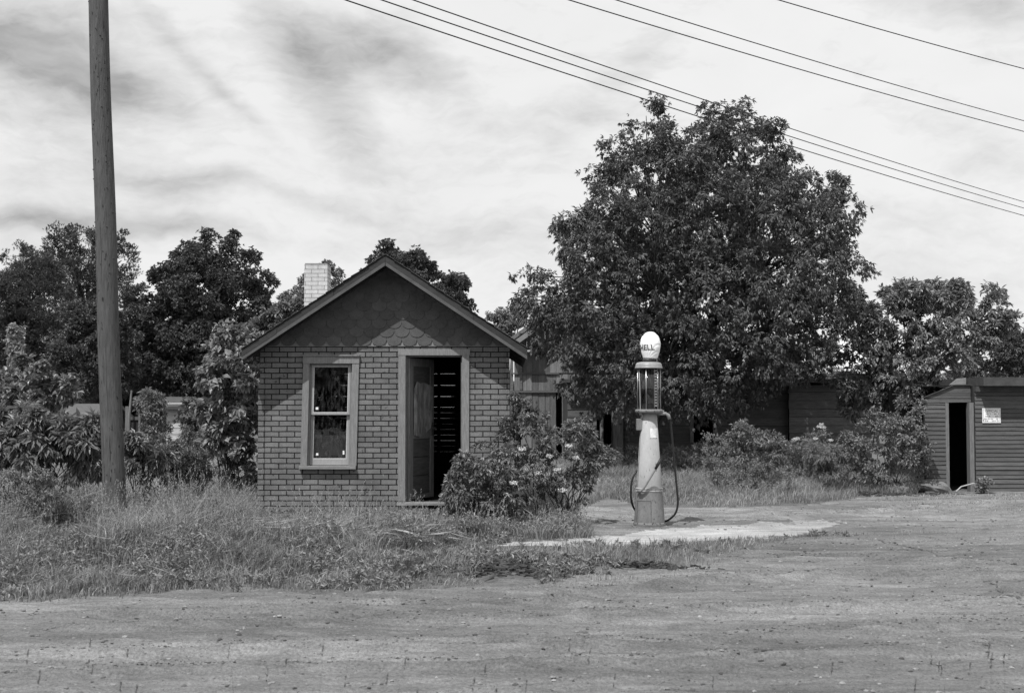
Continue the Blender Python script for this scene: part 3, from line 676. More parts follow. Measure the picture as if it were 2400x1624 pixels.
# ------------------------------------------------------------------ the visible-glass petrol pump
def text_mesh(body, size, ext=.002, fat=0):
    cu = bpy.data.curves.new('t', 'FONT'); cu.body = body; cu.size = size; cu.extrude = ext; cu.offset = fat; cu.align_x = 'CENTER'; cu.align_y = 'CENTER'; cu.resolution_u = 3
    o = bpy.data.objects.new('t', cu); C.objects.link(o); bpy.context.view_layer.update()
    me = bpy.data.meshes.new_from_object(o.evaluated_get(bpy.context.evaluated_depsgraph_get()))
    V = np.array([v.co for v in me.vertices]).reshape(-1, 3); Fc = [list(p.vertices) for p in me.polygons]
    bpy.data.objects.remove(o); bpy.data.curves.remove(cu); bpy.data.meshes.remove(me); return V, Fc
def build_pump():
    Y = 18.2; c0 = W(1522, 1230, Y); cx, cy = c0.x, Y; S = F/Y
    zz = lambda p: W(1522, p, Y).z
    xx = lambda p: W(p, 1000, Y).x
    root = empty('gas_pump', (cx, cy, zz(1231)), 'tall tapering visible-glass pump with a white scallop globe', 'gas pump')
    r = lambda p: p/S
    def L(nm, prof, mt, par=root, dx=0, n=40, smooth=True):
        m_ = MB(); m_.lathe((cx+dx, cy, 0), prof, n); o = m_.build(nm, M[mt], par, smooth)
        return o
    def crisp(o, ang=35):
        for p in o.data.polygons: p.use_smooth = True
        o.data.shade_auto_smooth = None if False else None
    z = zz
    base = L('lower_body', [(r(37), z(1231)), (r(37.5), z(1228)), (r(37), z(1225)), (r(35.5), z(1223)), (r(35.6), z(1222)), (r(31), z(1151))], 'pump_dark', smooth=False)
    ft = MB(); ft.box(cx-r(40), cx+r(40), cy-r(40), cy+r(40), z(1233)-.1, z(1231)); ft.build('base_plate', M['pump_dark'], root)
    L('trim_ring', [(r(29), z(1152)), (r(31.8), z(1151)), (r(32.3), z(1149)), (r(30.6), z(1147.5)), (r(30.4), z(1146)), (r(32), z(1144.5)), (r(31.8), z(1143)), (r(29), z(1142))], 'pump_light')
    L('upper_body', [(r(29.6), z(1150)), (r(29.4), z(1143)), (r(18.5), z(967))], 'pump_light', n=48)
    for k in range(12):
        a = 2*math.pi*k/12+.1; bo = MB(); bo.tube([(cx+r(33)*math.sin(a), cy-r(33)*math.cos(a), z(1224.5)), (cx+r(37.6)*math.sin(a), cy-r(37.6)*math.cos(a), z(1224.5))], .008, 6); bo.build('bolt', M['iron'], base)
    for a in (-.9, -.3, .3, .9):
        bo = MB(); bo.tube([(cx+r(30)*math.sin(a), cy-r(30)*math.cos(a), z(963)), (cx+r(33.6)*math.sin(a), cy-r(33.6)*math.cos(a), z(963))], .007, 6); bo.build('bolt', M['iron'], root)
    ds = MB()                                            # service door seams in the lower body
    def oncone(a, zv, off):
        t = (zv-z(1222))/(z(1151)-z(1222)); rr = r(35.6)+(r(31)-r(35.6))*t+off; return (cx+rr*math.sin(a), cy-rr*math.cos(a), zv)
    def oncone2(a, zv, off):
        t = (zv-z(1143))/(z(967)-z(1143)); rr = r(29.4)+(r(18.5)-r(29.4))*t+off; return (cx+rr*math.sin(a), cy-rr*math.cos(a), zv)
    ds.tube([oncone(.02, z(1172), .0005), oncone(.02, z(1221), .0005)], .003, 4)
    ds.tube([oncone(a, z(1172), .0005) for a in np.linspace(-1.2, .02, 8)], .003, 4); ds.tube([oncone(-1.05, z(1172), .0005), oncone(-1.05, z(1221), .0005)], .003, 4)
    ds.build('door_seam', M['iron'], base)
    sm_ = MB(); sm_.tube([oncone2(-1.25, z(1140), 0), oncone2(-1.25, z(985), 0)], .0035, 4); sm_.box(cx-r(31.5), cx-r(28), cy-.05, cy-.02, z(1085), z(1077)); sm_.build('body_seam', M['iron'], root)
    L('cylinder_base', [(r(19), z(968)), (r(31), z(967)), (r(32.5), z(965)), (r(32.5), z(961)), (r(30), z(959)), (r(10), z(959))], 'pump_dark')
    # striped inner cylinder put in for reflections in the glass, gauge strip, rods and glass
    tk = MB(); tk.lathe((cx, cy, 0), [(r(19.5), z(958.5)), (r(19.5), z(864))], 36); tk.build('reflection_cylinder', M['pump_cap'], root)
    rods = MB()
    for k in range(26):
        a = 2*math.pi*k/26; rods.tube([(cx+r(19.9)*math.sin(a), cy-r(19.9)*math.cos(a), z(958)), (cx+r(19.9)*math.sin(a), cy-r(19.9)*math.cos(a), z(864))], .0035, 4)
    rods.build('reflection_ribs', M['reflection_stripe'], root)
    for a in (-1.38, -.33, .75, 1.38, 2.3, 3.1, -2.3):
        m_ = MB(); m_.tube([(cx+r(27)*math.sin(a), cy-r(27)*math.cos(a), z(960)), (cx+r(27)*math.sin(a), cy-r(27)*math.cos(a), z(863))], .0065, 8); m_.build('tie_rod', M['steel'], root, True)
    gs = MB(); gx = cx+r(13); gy = cy-r(24)
    gs.box(gx-.016, gx-.012, gy, gy+.008, z(956), z(866)); gs.build('gauge', M['steel'], root)
    gm = MB(); n = 13
    for k in range(n): t = (k+.5)/n; zc = z(866)+(z(954)-z(866))*t; gm.box(gx-.008, gx+.02, gy, gy+.006, zc-.011, zc+.009)
    gm.build('gauge_mark', M['palestrip'], bpy.data.objects['gauge'])
    gl = MB(); gl.lathe((cx, cy, 0), [(r(25.6), z(959.5)), (r(25.6), z(863)), (r(25.1), z(863)), (r(25.1), z(959.5))], 40); gl.build('glass_cylinder', M['glass'], root, True)
    L('cap', [(r(28), z(864)), (r(32.3), z(863.5)), (r(32.6), z(861.5)), (r(31.4), z(860.5)), (r(31.2), z(858)), (r(30), z(853)), (r(27), z(850)), (r(20), z(848.5)), (r(14), z(848))], 'pump_cap')
    L('globe_collar', [(r(12), z(849)), (r(12), z(847)), (r(14.5), z(845.5)), (r(14.8), z(843)), (r(12.6), z(842)), (r(12.6), z(839.5))], 'iron')
    # globe: scallop shell, ridged lobes fanning from the foot, flattened front and back
    n1, n2 = 200, 70; gc = (xx(1525), cy, z(841)); Hh = z(777.3)-z(841); V = []; yaw = R(-47)
    prof = [(0, .62), (.03, .72), (.12, .78), (.25, .88), (.42, .98), (.56, 1.0), (.70, .93), (.82, .78), (.92, .54), (.97, .36), (1, .02)]
    def pr(t): return float(np.interp(t, [p[0] for p in prof], [p[1] for p in prof]))
    def gpt(a, t, off=0, ridge=True):
        w = pr(t)*r(25.2); u = w*math.sin(a); v = -w*.82*math.cos(a); zq = Hh*t
        if ridge:
            fan = math.atan2(u, zq+.045)                # angle from the foot, in the face of the shell
            k_ = .0055*abs(math.sin(fan*17))**.7*min(1, t*5)*min(1, pr(t)*1.3)
            nx_, ny_ = math.sin(a), -math.cos(a); u += nx_*(k_+off); v += ny_*(k_+off)
            if t > .6: zq += k_*(t-.6)*2
        else: u += math.sin(a)*off; v -= math.cos(a)*off
        return (gc[0]+u*math.cos(yaw)-v*math.sin(yaw), gc[1]+u*math.sin(yaw)+v*math.cos(yaw), gc[2]+zq)
    for j in range(n2+1):
        t = (1-math.cos(math.pi*(j/n2)*.5+0))/1 if False else j/n2; t = 1-(1-t)**1.35
        for k in range(n1): V.append(gpt(2*math.pi*k/n1, t))
    Fc = [(j*n1+k, j*n1+(k+1) % n1, (j+1)*n1+(k+1) % n1, (j+1)*n1+k) for j in range(n2) for k in range(n1)]+[tuple(range(n1-1, -1, -1)), tuple(range(n2*n1, (n2+1)*n1))]
    gb = mesh_obj('globe', V, Fc, M['opal'], root, True)
    TV, TF = text_mesh('SHELL', .1, .0012, .0022)
    TV = np.asarray(TV); TV[:, 0] *= 1.0
    # subdivide implicitly: wrap each vertex round the globe
    out = []
    for x, y, zq in TV:
        t = .40+y/Hh; w = pr(t)*r(25.2); a = x/(w*.94); out.append(gpt(a, t, .0075+zq, False))
    mesh_obj('lettering', out, TF, M['faded'], gb)
    # poster wrapped on the body
    pm = MB(); A0, A1, P0, P1 = .03, 1.05, z(1026), z(1003); n = 8; PV = []
    for i in range(n+1):
        a = A0+(A1-A0)*i/n
        for q in (P0+(.006 if i % 3 == 0 else 0), P1): PV += [oncone2(a, q, .003), oncone2(a, q, .0018)]
    PF = []
    for i in range(n): b = i*4; PF += [(b, b+4, b+6, b+2), (b+1, b+3, b+7, b+5), (b+2, b+6, b+7, b+3), (b, b+1, b+5, b+4)]
    PF += [(0, 2, 3, 1), (n*4, n*4+1, n*4+3, n*4+2)]
    mesh_obj('poster', PV, PF, M['poster'], root)
    P = lambda a, b, dy=0: (W(a, b, Y).x, cy+dy, W(a, b, Y).z)
    pp = MB(); pp.tube([P(1497, 862, -.06), P(1498, 900, -.09), P(1499.5, 958, -.09), P(1500.5, 968, -.09), P(1505, 975, -.08), P(1507, 984, -.06)], .0085, 8); pp.build('pipe', M['pump_cap'], root, True)
    bx = MB(); bx.box(xx(1491), xx(1505), cy-.07, cy+.03, z(1008), z(981)); bx.build('switch_box', M['pump_dark'], root, bevel=.006)
    el = MB(); el.tube([P(1538, 967, -.02), P(1552, 969, -.02), P(1560, 969, -.02), P(1566, 973, -.02), P(1569, 982, -.02)], [.024, .024, .02, .024, .022], 12)
    el.tube([P(1543, 964, -.02), P(1556, 964, -.02)], .016, 10); el.build('hose_elbow', M['pump_cap'], root, True)
    def sp(pts, k=6):
        res = []; pts = [Vector(p) for p in pts]
        for i in range(len(pts)-1):
            p0, p1, p2, p3 = pts[max(i-1, 0)], pts[i], pts[i+1], pts[min(i+2, len(pts)-1)]
            for j in range(k):
                t = j/k; res.append(.5*((2*p1)+(p2-p0)*t+(2*p0-5*p1+4*p2-p3)*t*t+(3*p1-p0-3*p2+p3)*t**3))
        return res+[pts[-1]]
    hs = MB(); hs.tube(sp([P(1569, 980, -.02), P(1573, 1000, 0), P(1578, 1050, .02), P(1583, 1100, .04), P(1588, 1150, .05), P(1590, 1180, .06), P(1585, 1203, .08), P(1572, 1218, .12), P(1560, 1224, .2), P(1535, 1221, .27), P(1505, 1211, .25), P(1490, 1196, .14), P(1481, 1175, .06), P(1479, 1150, .02), P(1482, 1125, .02), P(1490, 1108, .04), P(1500, 1099, .09), P(1515, 1094, .17)]), .0135, 10)
    hs.build('hose', M['hose'], root, True)
    nz = MB(); nz.tube([P(1515, 1094, .17), P(1525, 1092, .2), P(1532, 1100, .2)], [.018, .016, .01], 8); nz.build('nozzle', M['steel'], root, True)
    hk = MB(); hk.tube([P(1493, 1149, -.15), P(1499, 1148, -.19), P(1505, 1142, -.21), P(1530, 1099, -.27), P(1532, 1095, -.275)], [.021, .019, .016, .014, .015], 10)
    hk.tube([P(1530, 1099, -.27), P(1534, 1101, -.27)], .01, 6)
    hk.tube([P(1489, 1150, -.12), P(1512, 1150, -.12)], .016, 8)
    h = hk.build('crank_handle', M['pump_cap'], root, True)
    gp = MB(); gp.tube([P(1531, 1097, -.272), P(1537, 1086, -.282), P(1543.5, 1073, -.29)], [.017, .021, .019], 10); gp.build('grip', M['hose'], h, True)
build_pump()

# ------------------------------------------------------------------ utility pole and wires
def build_pole():
    Y = 17.2; b = W(269, 1218, Y); t = W(230, 0, Y); d = (t-b)/(t.z-b.z); gzv = float(gz(b.x, Y))
    root = empty('utility_pole', (b.x, Y, gzv), 'thick weathered wooden utility pole standing in tall grass', 'utility pole')
    top = b+d*(9.9-b.z); m_ = MB(); n = 30; pts, rad = [], []
    for i in range(n+1):
        q = i/n; p = (b-d*.4).lerp(top, q); pts.append(p+Vector((.006*math.sin(q*19), 0, 0))); rad.append(.141-.028*q+(.012*math.exp(-q*n/2)))
    m_.tube(pts, rad, 28); o = m_.build('shaft', M['pole'], root, True)
    for i in range(46):
        q = random.random()*.72; p = pts[int(q*n)].lerp(pts[int(q*n)+1], q*n % 1); rr = .141-.028*q; a = random.uniform(-2.9, -.2)
        e = p+Vector((math.cos(a)*rr*.97, math.sin(a)*rr*.97, 0)); f = p+Vector((math.cos(a)*(rr+.009), math.sin(a)*(rr+.009), -.002)); kn = MB(); kn.tube([e, f], [.011, .006], 6); kn.build('knot', M['bark'], root)
    for i in range(16):
        q0 = random.uniform(.05, .62); q1 = q0+random.uniform(.02, .1); a = random.uniform(-2.8, -.4); ck = MB(); L_ = []
        for j in range(9):
            q = q0+(q1-q0)*j/8; p = pts[int(q*n)].lerp(pts[int(q*n)+1], q*n % 1); rr = .141-.028*q+.012*math.exp(-q*n/2); a2 = a+.03*math.sin(j*1.3+i); L_.append(p+Vector((math.cos(a2)*rr, math.sin(a2)*rr, 0))*1.0)
        ck.tube(L_, [.0015]+[random.uniform(.003, .0055) for _ in range(7)]+[.0015], 5); ck.build('crack', M['iron'], root)
    dw = Vector((21, 25.5, 0)).normalized(); perp = Vector((dw.y, -dw.x, 0))
    ends = []
    for k, (zc, offs) in enumerate(((7.75, (-.62, 0.62)), (8.15, (.45,)), (8.7, (-.62, .62)), (9.4, (.5,)))):
        c = b+d*(zc-b.z); ca = MB(); w = .75
        def cf(u, v, z, c=c): return c+perp*u+dw*(v-.17)+Vector((0, 0, z))
        ca.box(-w, w, -.05, .05, -.05, .05, cf); cr = ca.build('crossarm', M['pole'], root)
        for u in offs:
            ins = MB(); q = cf(u, 0, .05); ins.lathe(tuple(q), [(.012, 0), (.012, .07), (.04, .075), (.045, .11), (.025, .13), (.03, .16), (.01, .18)], 12); ins.build('insulator', M['porcelain'], cr, True)
            ends.append(q+Vector((0, 0, .14)))
    return ends
ENDS = build_pole()
def build_wires():
    L = [((757, 0), (2355, 494), 42), ((849, 0), (2355, 476), 44), ((929, 0), (2355, 461), 46), ((1325, 0), (2355, 298), 36), ((1441, 0), (2355, 272.5), 38), ((1838, 0), (2355, 151), 32)]
    names = ['lowest', 'second', 'third', 'fourth', 'fifth', 'topmost']
    for k, (a, b, Yb) in enumerate(L):
        # straight through the two picture points, from the pole out past the right of the scene
        Pb = W(b[0], b[1], Yb); sl = (b[1]-a[1])/(b[0]-a[0])
        xp = 222; Pa = W(xp, a[1]-(a[0]-xp)*sl, 17.0+.05*k)
        E = Pb+(Pb-Pa)*.35; A = ENDS[k] if k < len(ENDS) else Pa
        n = 40; pts = []
        for i in range(n+1):
            t = i/n; p = Pa.lerp(E, t); p.z -= .22*4*t*(1-t)-.18; pts.append(p)
        m_ = MB(); m_.tube(pts, .0105, 6)
        lab = ['lowest wire of the three-wire bundle slanting down across the sky', 'middle wire of the three-wire bundle slanting down across the sky', 'upper wire of the three-wire bundle slanting down across the sky',
               'lower wire of the pair high above the big tree', 'upper wire of the pair high above the big tree', 'lone wire in the top corner of the sky'][k]
        tag(m_.build('overhead_wire', M['wire']), lab, 'wire', 'overhead wires')
build_wires()

# ------------------------------------------------------------------ sheds and barn behind
def planks(mb, x0, x1, Y, z0, z1, pitch, th=.02, jit=.004, lap=True, gap=.004, skip=()):
    z = z0; i = 0
    while z < z1-.01:
        t = min(z+pitch-gap, z1); j = random.uniform(-jit, jit)
        if i not in skip:
            w0, w1 = random.uniform(-.006, .006), random.uniform(-.006, .006)
            def fn(x, y, zz_, z=z, t=t, w0=w0, w1=w1): q = (x-x0)/(x1-x0); return (x, y-(.014*(1-(zz_-z)/(t-z)) if lap and y < Y else 0), zz_+w0+(w1-w0)*q)
            mb.box(x0+j, x1-j, Y-th+j*.3, Y, z, t, fn)
        z += pitch; i += 1
def build_right_shed():
    Y = 26.3; px = lambda p: W(p, 1000, Y).x; pz = lambda p: W(1200, p, Y).z; g = -.12
    root = empty('clapboard_shed', (px(2280), Y+1.2, g), 'dark clapboard shed with an open doorway and a white notice', 'shed')
    a = MB(); planks(a, px(2167), px(2215), Y, g, pz(943), .083); planks(a, px(2167), px(2275), Y, pz(943), pz(931), .083)
    x = pz(931)
    for p0, p1, xs_ in ((931, 921, 2170), (921, 911, 2192), (911, 903, 2213)): a.prism([(px(xs_), pz(p0)), (px(2275), pz(p0)), (px(2275), pz(p1)+.003), (px(xs_+20), pz(p1)+.003)], Y-.022, Y)
    a.build('front_wall', M['shedwood'], root)
    b = MB(); Yr = Y-.12; planks(b, px(2280), px(2520), Yr, g+.07, pz(909), .0835); b.build('side_bay_wall', M['shedwood'], root)
    sk_ = lambda x, y, z: (x+max(0, y-Y)*.3, y, z)
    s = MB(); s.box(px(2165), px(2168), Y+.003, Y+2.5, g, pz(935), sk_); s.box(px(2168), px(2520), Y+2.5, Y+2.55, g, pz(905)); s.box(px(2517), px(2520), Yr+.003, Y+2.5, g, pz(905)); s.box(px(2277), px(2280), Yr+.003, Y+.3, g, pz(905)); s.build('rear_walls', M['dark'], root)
    j = MB(); j.box(px(2215), px(2223), Y-.03, Y+.05, g, pz(943)-.003); j.box(px(2267), px(2277), Y-.14, Y+.05, g-.02, pz(943)-.003); j.build('door_frame', M['shedtrim'], root)
    r = MB(); r.prism([(px(2160), pz(934)), (px(2236), pz(903)), (px(2236), pz(901.5)), (px(2160), pz(931.5))], Y-.06, Y+2.6, sk_)
    r.prism([(px(2236), pz(903)), (px(2279), pz(902.5)), (px(2279), pz(900.5)), (px(2236), pz(901.4))], Y-.06, Y+2.6)
    ro = r.build('roof', M['roofing'], root)
    r2 = MB(); r2.box(px(2286), px(2540), Yr-.38, Yr+2.9, pz(905), pz(885)); r2.box(px(2279), px(2540), Yr-.1, Yr+.0, pz(918), pz(906)); r2.build('box_eave', M['roofing'], ro)
    cp = MB(); cp.prism([(px(2243), pz(901)), (px(2282), pz(901)), (px(2282), pz(884)), (px(2262), pz(886))], Y+.4, Y+.44); cp.build('pale_patch_board', M['trimh'], ro)
    sk = MB(); sk.box(px(2277), px(2520), Yr-.06, Yr-.0, g-.05, g+.068); sk.build('skirt_board', M['dark'], root)
    # the notice
    nt = empty('notice_sign', (px(2317), Yr-.05, pz(972)), 'white rectangular notice nailed to the dark shed wall', 'sign')
    x0, x1, z0, z1 = px(2296), px(2338.5), pz(990.5), pz(956.5); yb = Yr-.045
    n = MB(); n.box(x0, x1, yb, yb+.012, z0, z1); n.build('board', M['sticker'], nt)
    e = MB(); w = .012
    for q in ((x0+.012, x1-.012, z1-.026, z1-.02), (x0+.012, x1-.012, z0+.02, z0+.024), (x0+.012, x0+.018, z0+.024, z1-.026), (x1-.018, x1-.012, z0+.024, z1-.026)): e.box(q[0], q[1], yb-.0015, yb, q[2], q[3])
    e.build('border_line', M['palestrip'], nt)
    def tx(body, size, zc, mt, sx=1):
        V, Fc = text_mesh(body, size, .0006); V = np.asarray(V); q = np.stack([(x0+x1)/2+V[:, 0]*sx, yb-.0015-V[:, 2], zc+V[:, 1]], 1); mesh_obj('lettering', q, [list(f) for f in Fc], M[mt], nt)
    tx('OFFICIAL', .068, z1-.058, 'faded', .9)
    wr = MB()
    for row, zc in ((0, z1-.108), (1, z1-.155), (2, z0+.075), (3, z0+.04)):     # worn lines that can no longer be read
        x = x0+.035+.02*(row % 2)
        while x < x1-.04:
            w = random.uniform(.008, .022); h = random.uniform(.008, .016)
            if random.random() < .72: wr.box(x, x+w, yb-.0012, yb, zc-h, zc+h*.8, jit=.002)
            x += w+random.uniform(.006, .014)
    wr.box(x0+.02, x0+.05, yb-.0014, yb, z0+.03, z0+.07, jit=.006); wr.build('worn_print', M['palestrip'], nt)
build_right_shed()
def build_long_shed():
    Y = 34.0; px = lambda p: W(p, 1000, Y).x; pz = lambda p: W(1200, p, Y).z; g = -.1
    root = empty('long_low_shed', (px(1700), Y+2, g), 'long dark plank shed under the big tree with a window gap', 'shed')
    a = MB()
    def pl(u0, u1, p0, p1): planks(a, px(u0), px(u1), Y, pz(p0) if p0 < 2000 else g, pz(p1), .2, .025)
    pl(1330, 1398, 3000, 897); pl(1433, 1625, 3000, 897); pl(1398, 1433, 940, 897); pl(1674, 1847, 3000, 897); pl(1625, 1674, 948, 897); pl(1625, 1674, 3000, 1037)
    a.build('plank_wall', M['oldwoodh'], root)
    b = MB(); planks(b, px(1847), px(2040), Y-.12, g, pz(903), .203, .03, .01); b.build('repaired_planks', M['repair'], root)
    f = MB(); f.box(px(1617), px(1625), Y-.06, Y+.02, pz(1037), pz(948)); f.box(px(1671), px(1680), Y-.06, Y+.02, pz(1037), pz(948)); f.box(px(1617), px(1680), Y-.07, Y+.02, pz(947.5), pz(940)); f.box(px(1628), px(1690), Y-.055, Y-.02, pz(1062), pz(1038)); f.build('window_frame', M['shedtrim'], root)
    p = MB(); p.box(px(1437), px(1459), Y-.1, Y-.03, g, pz(930), jit=.01); p.box(px(1406), px(1413), Y-.2, Y-.14, g, pz(945), jit=.015); p.build('door_post', M['oldwood'], root)
    r = MB(); r.box(px(1320), px(2050), Y-.4, Y+4.2, pz(897), pz(889)); r.build('roof', M['roofing'], root)
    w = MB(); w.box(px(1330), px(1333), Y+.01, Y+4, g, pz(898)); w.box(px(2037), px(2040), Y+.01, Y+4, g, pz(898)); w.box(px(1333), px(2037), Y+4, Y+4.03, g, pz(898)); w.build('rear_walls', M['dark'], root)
build_long_shed()
def build_barn():
    Y = 37.0; px = lambda p: W(p, 1000, Y).x; pz = lambda p: W(1200, p, Y).z; g = -.1
    root = empty('old_barn', (px(1320), Y+3, g), 'tall weathered barn of vertical boards half hidden by the big tree', 'barn')
    ax, az_ = px(1345), pz(690); lx, lz = px(1192), pz(796)
    a = MB(); x = px(1205)
    def rz(x): return lz+(az_-lz)*(x-lx)/(ax-lx) if x < ax else az_-(az_-lz)*(x-ax)/(ax-lx)
    while x < px(1500):
        w = random.uniform(.13, .19); hole = random.random()
        z0 = pz(917)-.02; zlow = g if hole > .12 else pz(random.uniform(960, 1010))
        ztop = pz(918)+random.uniform(-.03, .0)
        if hole < .2: ztop -= random.uniform(.2, .6)
        if random.random() > .08: a.box(x+.006, x+w-.004, Y-.025-random.uniform(0, .015), Y, zlow, ztop, jit=.006)
        a.box(x+.003, x+w-.003, Y-.05-random.uniform(0, .006), Y-.02, pz(915), pz(877)); a.box(x+.002, x+w-.002, Y-.03, Y-.0, pz(874), min(rz(x)-.12, rz(x+w)-.12)); x += w
    a.build('board_wall', M['oldwood'], root)
    b = MB(); b.box(px(1198), px(1500), Y-.09, Y-.052, pz(920), pz(915.5)); b.box(px(1198), px(1310), Y-.1, Y-.05, pz(877), pz(873.5)); b.box(px(1218), px(1224), Y-.09, Y-.052, pz(914), pz(826)); b.box(px(1196), px(1203), Y-.06, Y-.0, pz(1085), pz(826)); b.build('batten', M['oldwoodh'], root)
    e = MB(); e.box(px(1224), px(1262), Y-.5, Y-.03, pz(826), pz(822)); e.build('ledge', M['palewood'], root)
    r = MB()
    for s_ in (1, -1):
        A = (ax, az_); B = (lx, lz) if s_ == 1 else (2*ax-lx, lz); q = [A, B, (B[0], B[1]-.12), (A[0], A[1]-.12)]
        r.prism(q if s_ == -1 else q[::-1], Y-.55, Y+7)
    ro = r.build('roof', M['oldwood'], root)
    v = MB(); v.prism([(lx+.05, lz-.13), (ax, az_-.13), (ax, az_-.3), (lx+.05, lz-.28)], Y-.56, Y-.5); v.build('barge_board', M['trimh'], ro)
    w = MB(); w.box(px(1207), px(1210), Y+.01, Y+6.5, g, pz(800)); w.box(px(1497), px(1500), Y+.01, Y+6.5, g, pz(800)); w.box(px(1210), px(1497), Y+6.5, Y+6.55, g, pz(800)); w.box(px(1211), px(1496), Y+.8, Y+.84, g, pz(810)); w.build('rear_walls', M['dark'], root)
build_barn()
def gable_house(name, x0, x1, Y, D, ztop, zr, label, wallm, roofm, along=True):
    root = empty(name, ((x0+x1)/2, Y+D/2, 0), label, 'building')
    w = MB(); w.box(x0, x1, Y, Y+D, -.05, ztop) if not wallm == 'palewood' else planks(w, x0, x1, Y, -.05, ztop, .22, .03, .001)
    if wallm == 'palewood': w.box(x0+.01, x1-.01, Y+.01, Y+D, -.05, ztop-.01)
    w.build('wall', M[wallm], root)
    r = MB()
    if along:
        def sw(x, y, z): return (y, x, z)
        for q in (((Y-.3, ztop-.12), (Y+D/2, zr), (Y+D/2, zr-.1), (Y-.3, ztop-.22)), ((Y+D/2+.001, zr), (Y+D+.3, ztop-.12), (Y+D+.3, ztop-.22), (Y+D/2+.001, zr-.1))): r.prism(q, x1+.25, x0-.25, sw)
        g = MB(); g.prism([(Y, ztop), (Y+D, ztop), (Y+D/2, zr-.11)], x1, x1-.05, sw); g.prism([(Y, ztop), (Y+D, ztop), (Y+D/2, zr-.11)], x0+.05, x0, sw); g.build('gable', M['dark'], root)
    r.build('roof', M[roofm], root); return root
def p2(x, y, Y): return W(x, y, Y)
gable_house('low_outbuilding', p2(110, 950, 42).x, p2(226, 950, 42).x, 42, 3.4, p2(0, 986, 42).z+.12, p2(0, 946, 43.7).z, 'low outbuilding with a long plain roof beyond the big-leaved weeds', 'dark', 'shedwood')
gable_house('white_sided_house', p2(391, 950, 47).x, p2(427, 950, 47).x, 47, 1.6, p2(0, 944, 47).z, p2(0, 930, 47.8).z, 'far white clapboard house glimpsed through the gap beside the pole', 'palewood', 'roofing')
gable_house('tin_roofed_building', p2(1900, 900, 52).x, p2(2060, 900, 52).x, 52, 8, p2(0, 862, 52).z, p2(0, 800, 56).z, 'far building with a pale roof showing between the two right-hand trees', 'dark', 'tin')
def build_gate():
    Y = 30; px = lambda p: W(p, 1000, Y).x; pz = lambda p: W(1200, p, Y).z
    root = empty('board_gate', (px(315), Y, 0), 'dark board gate between posts just beside the utility pole', 'gate')
    b = MB(); b.box(px(304), px(331), Y, Y+.03, pz(1026), pz(978)); b.build('gate_panel', M['dark'], root)
    f = MB(); f.box(px(305), px(331), Y-.03, Y-.001, pz(984), pz(976)); f.build('gate_rail', M['oldwoodh'], root); f = MB(); f.box(px(305), px(331), Y-.03, Y-.001, pz(1022), pz(1018)); f.build('gate_rail', M['oldwoodh'], root)
    p = MB(); p.box(px(295.5), px(303), Y-.08, Y+.03, -.1, pz(952)); p.box(px(327), px(331), Y-.1, Y-.04, -.1, pz(962)); p.build('gate_post', M['oldwood'], root)
    m_ = MB(); m_.tube([W(301, 1030, Y-.2), W(303, 975, Y-.15), W(308.5, 915, Y-.1)], [.03, .028, .02], 7); tag(m_.build('leaning_stick', M['oldwood']), 'thin pole leaning against the board gate', 'pole')
    h = MB(); h.box(W(392, 1027, 34).x, W(446, 1027, 34).x, 34, 34.3, W(0, 1031, 34).z, W(0, 1026.5, 34).z); tag(h.build('white_plank', M['palewood']), 'white plank lying low in the far grass past the gate', 'plank')
build_gate()

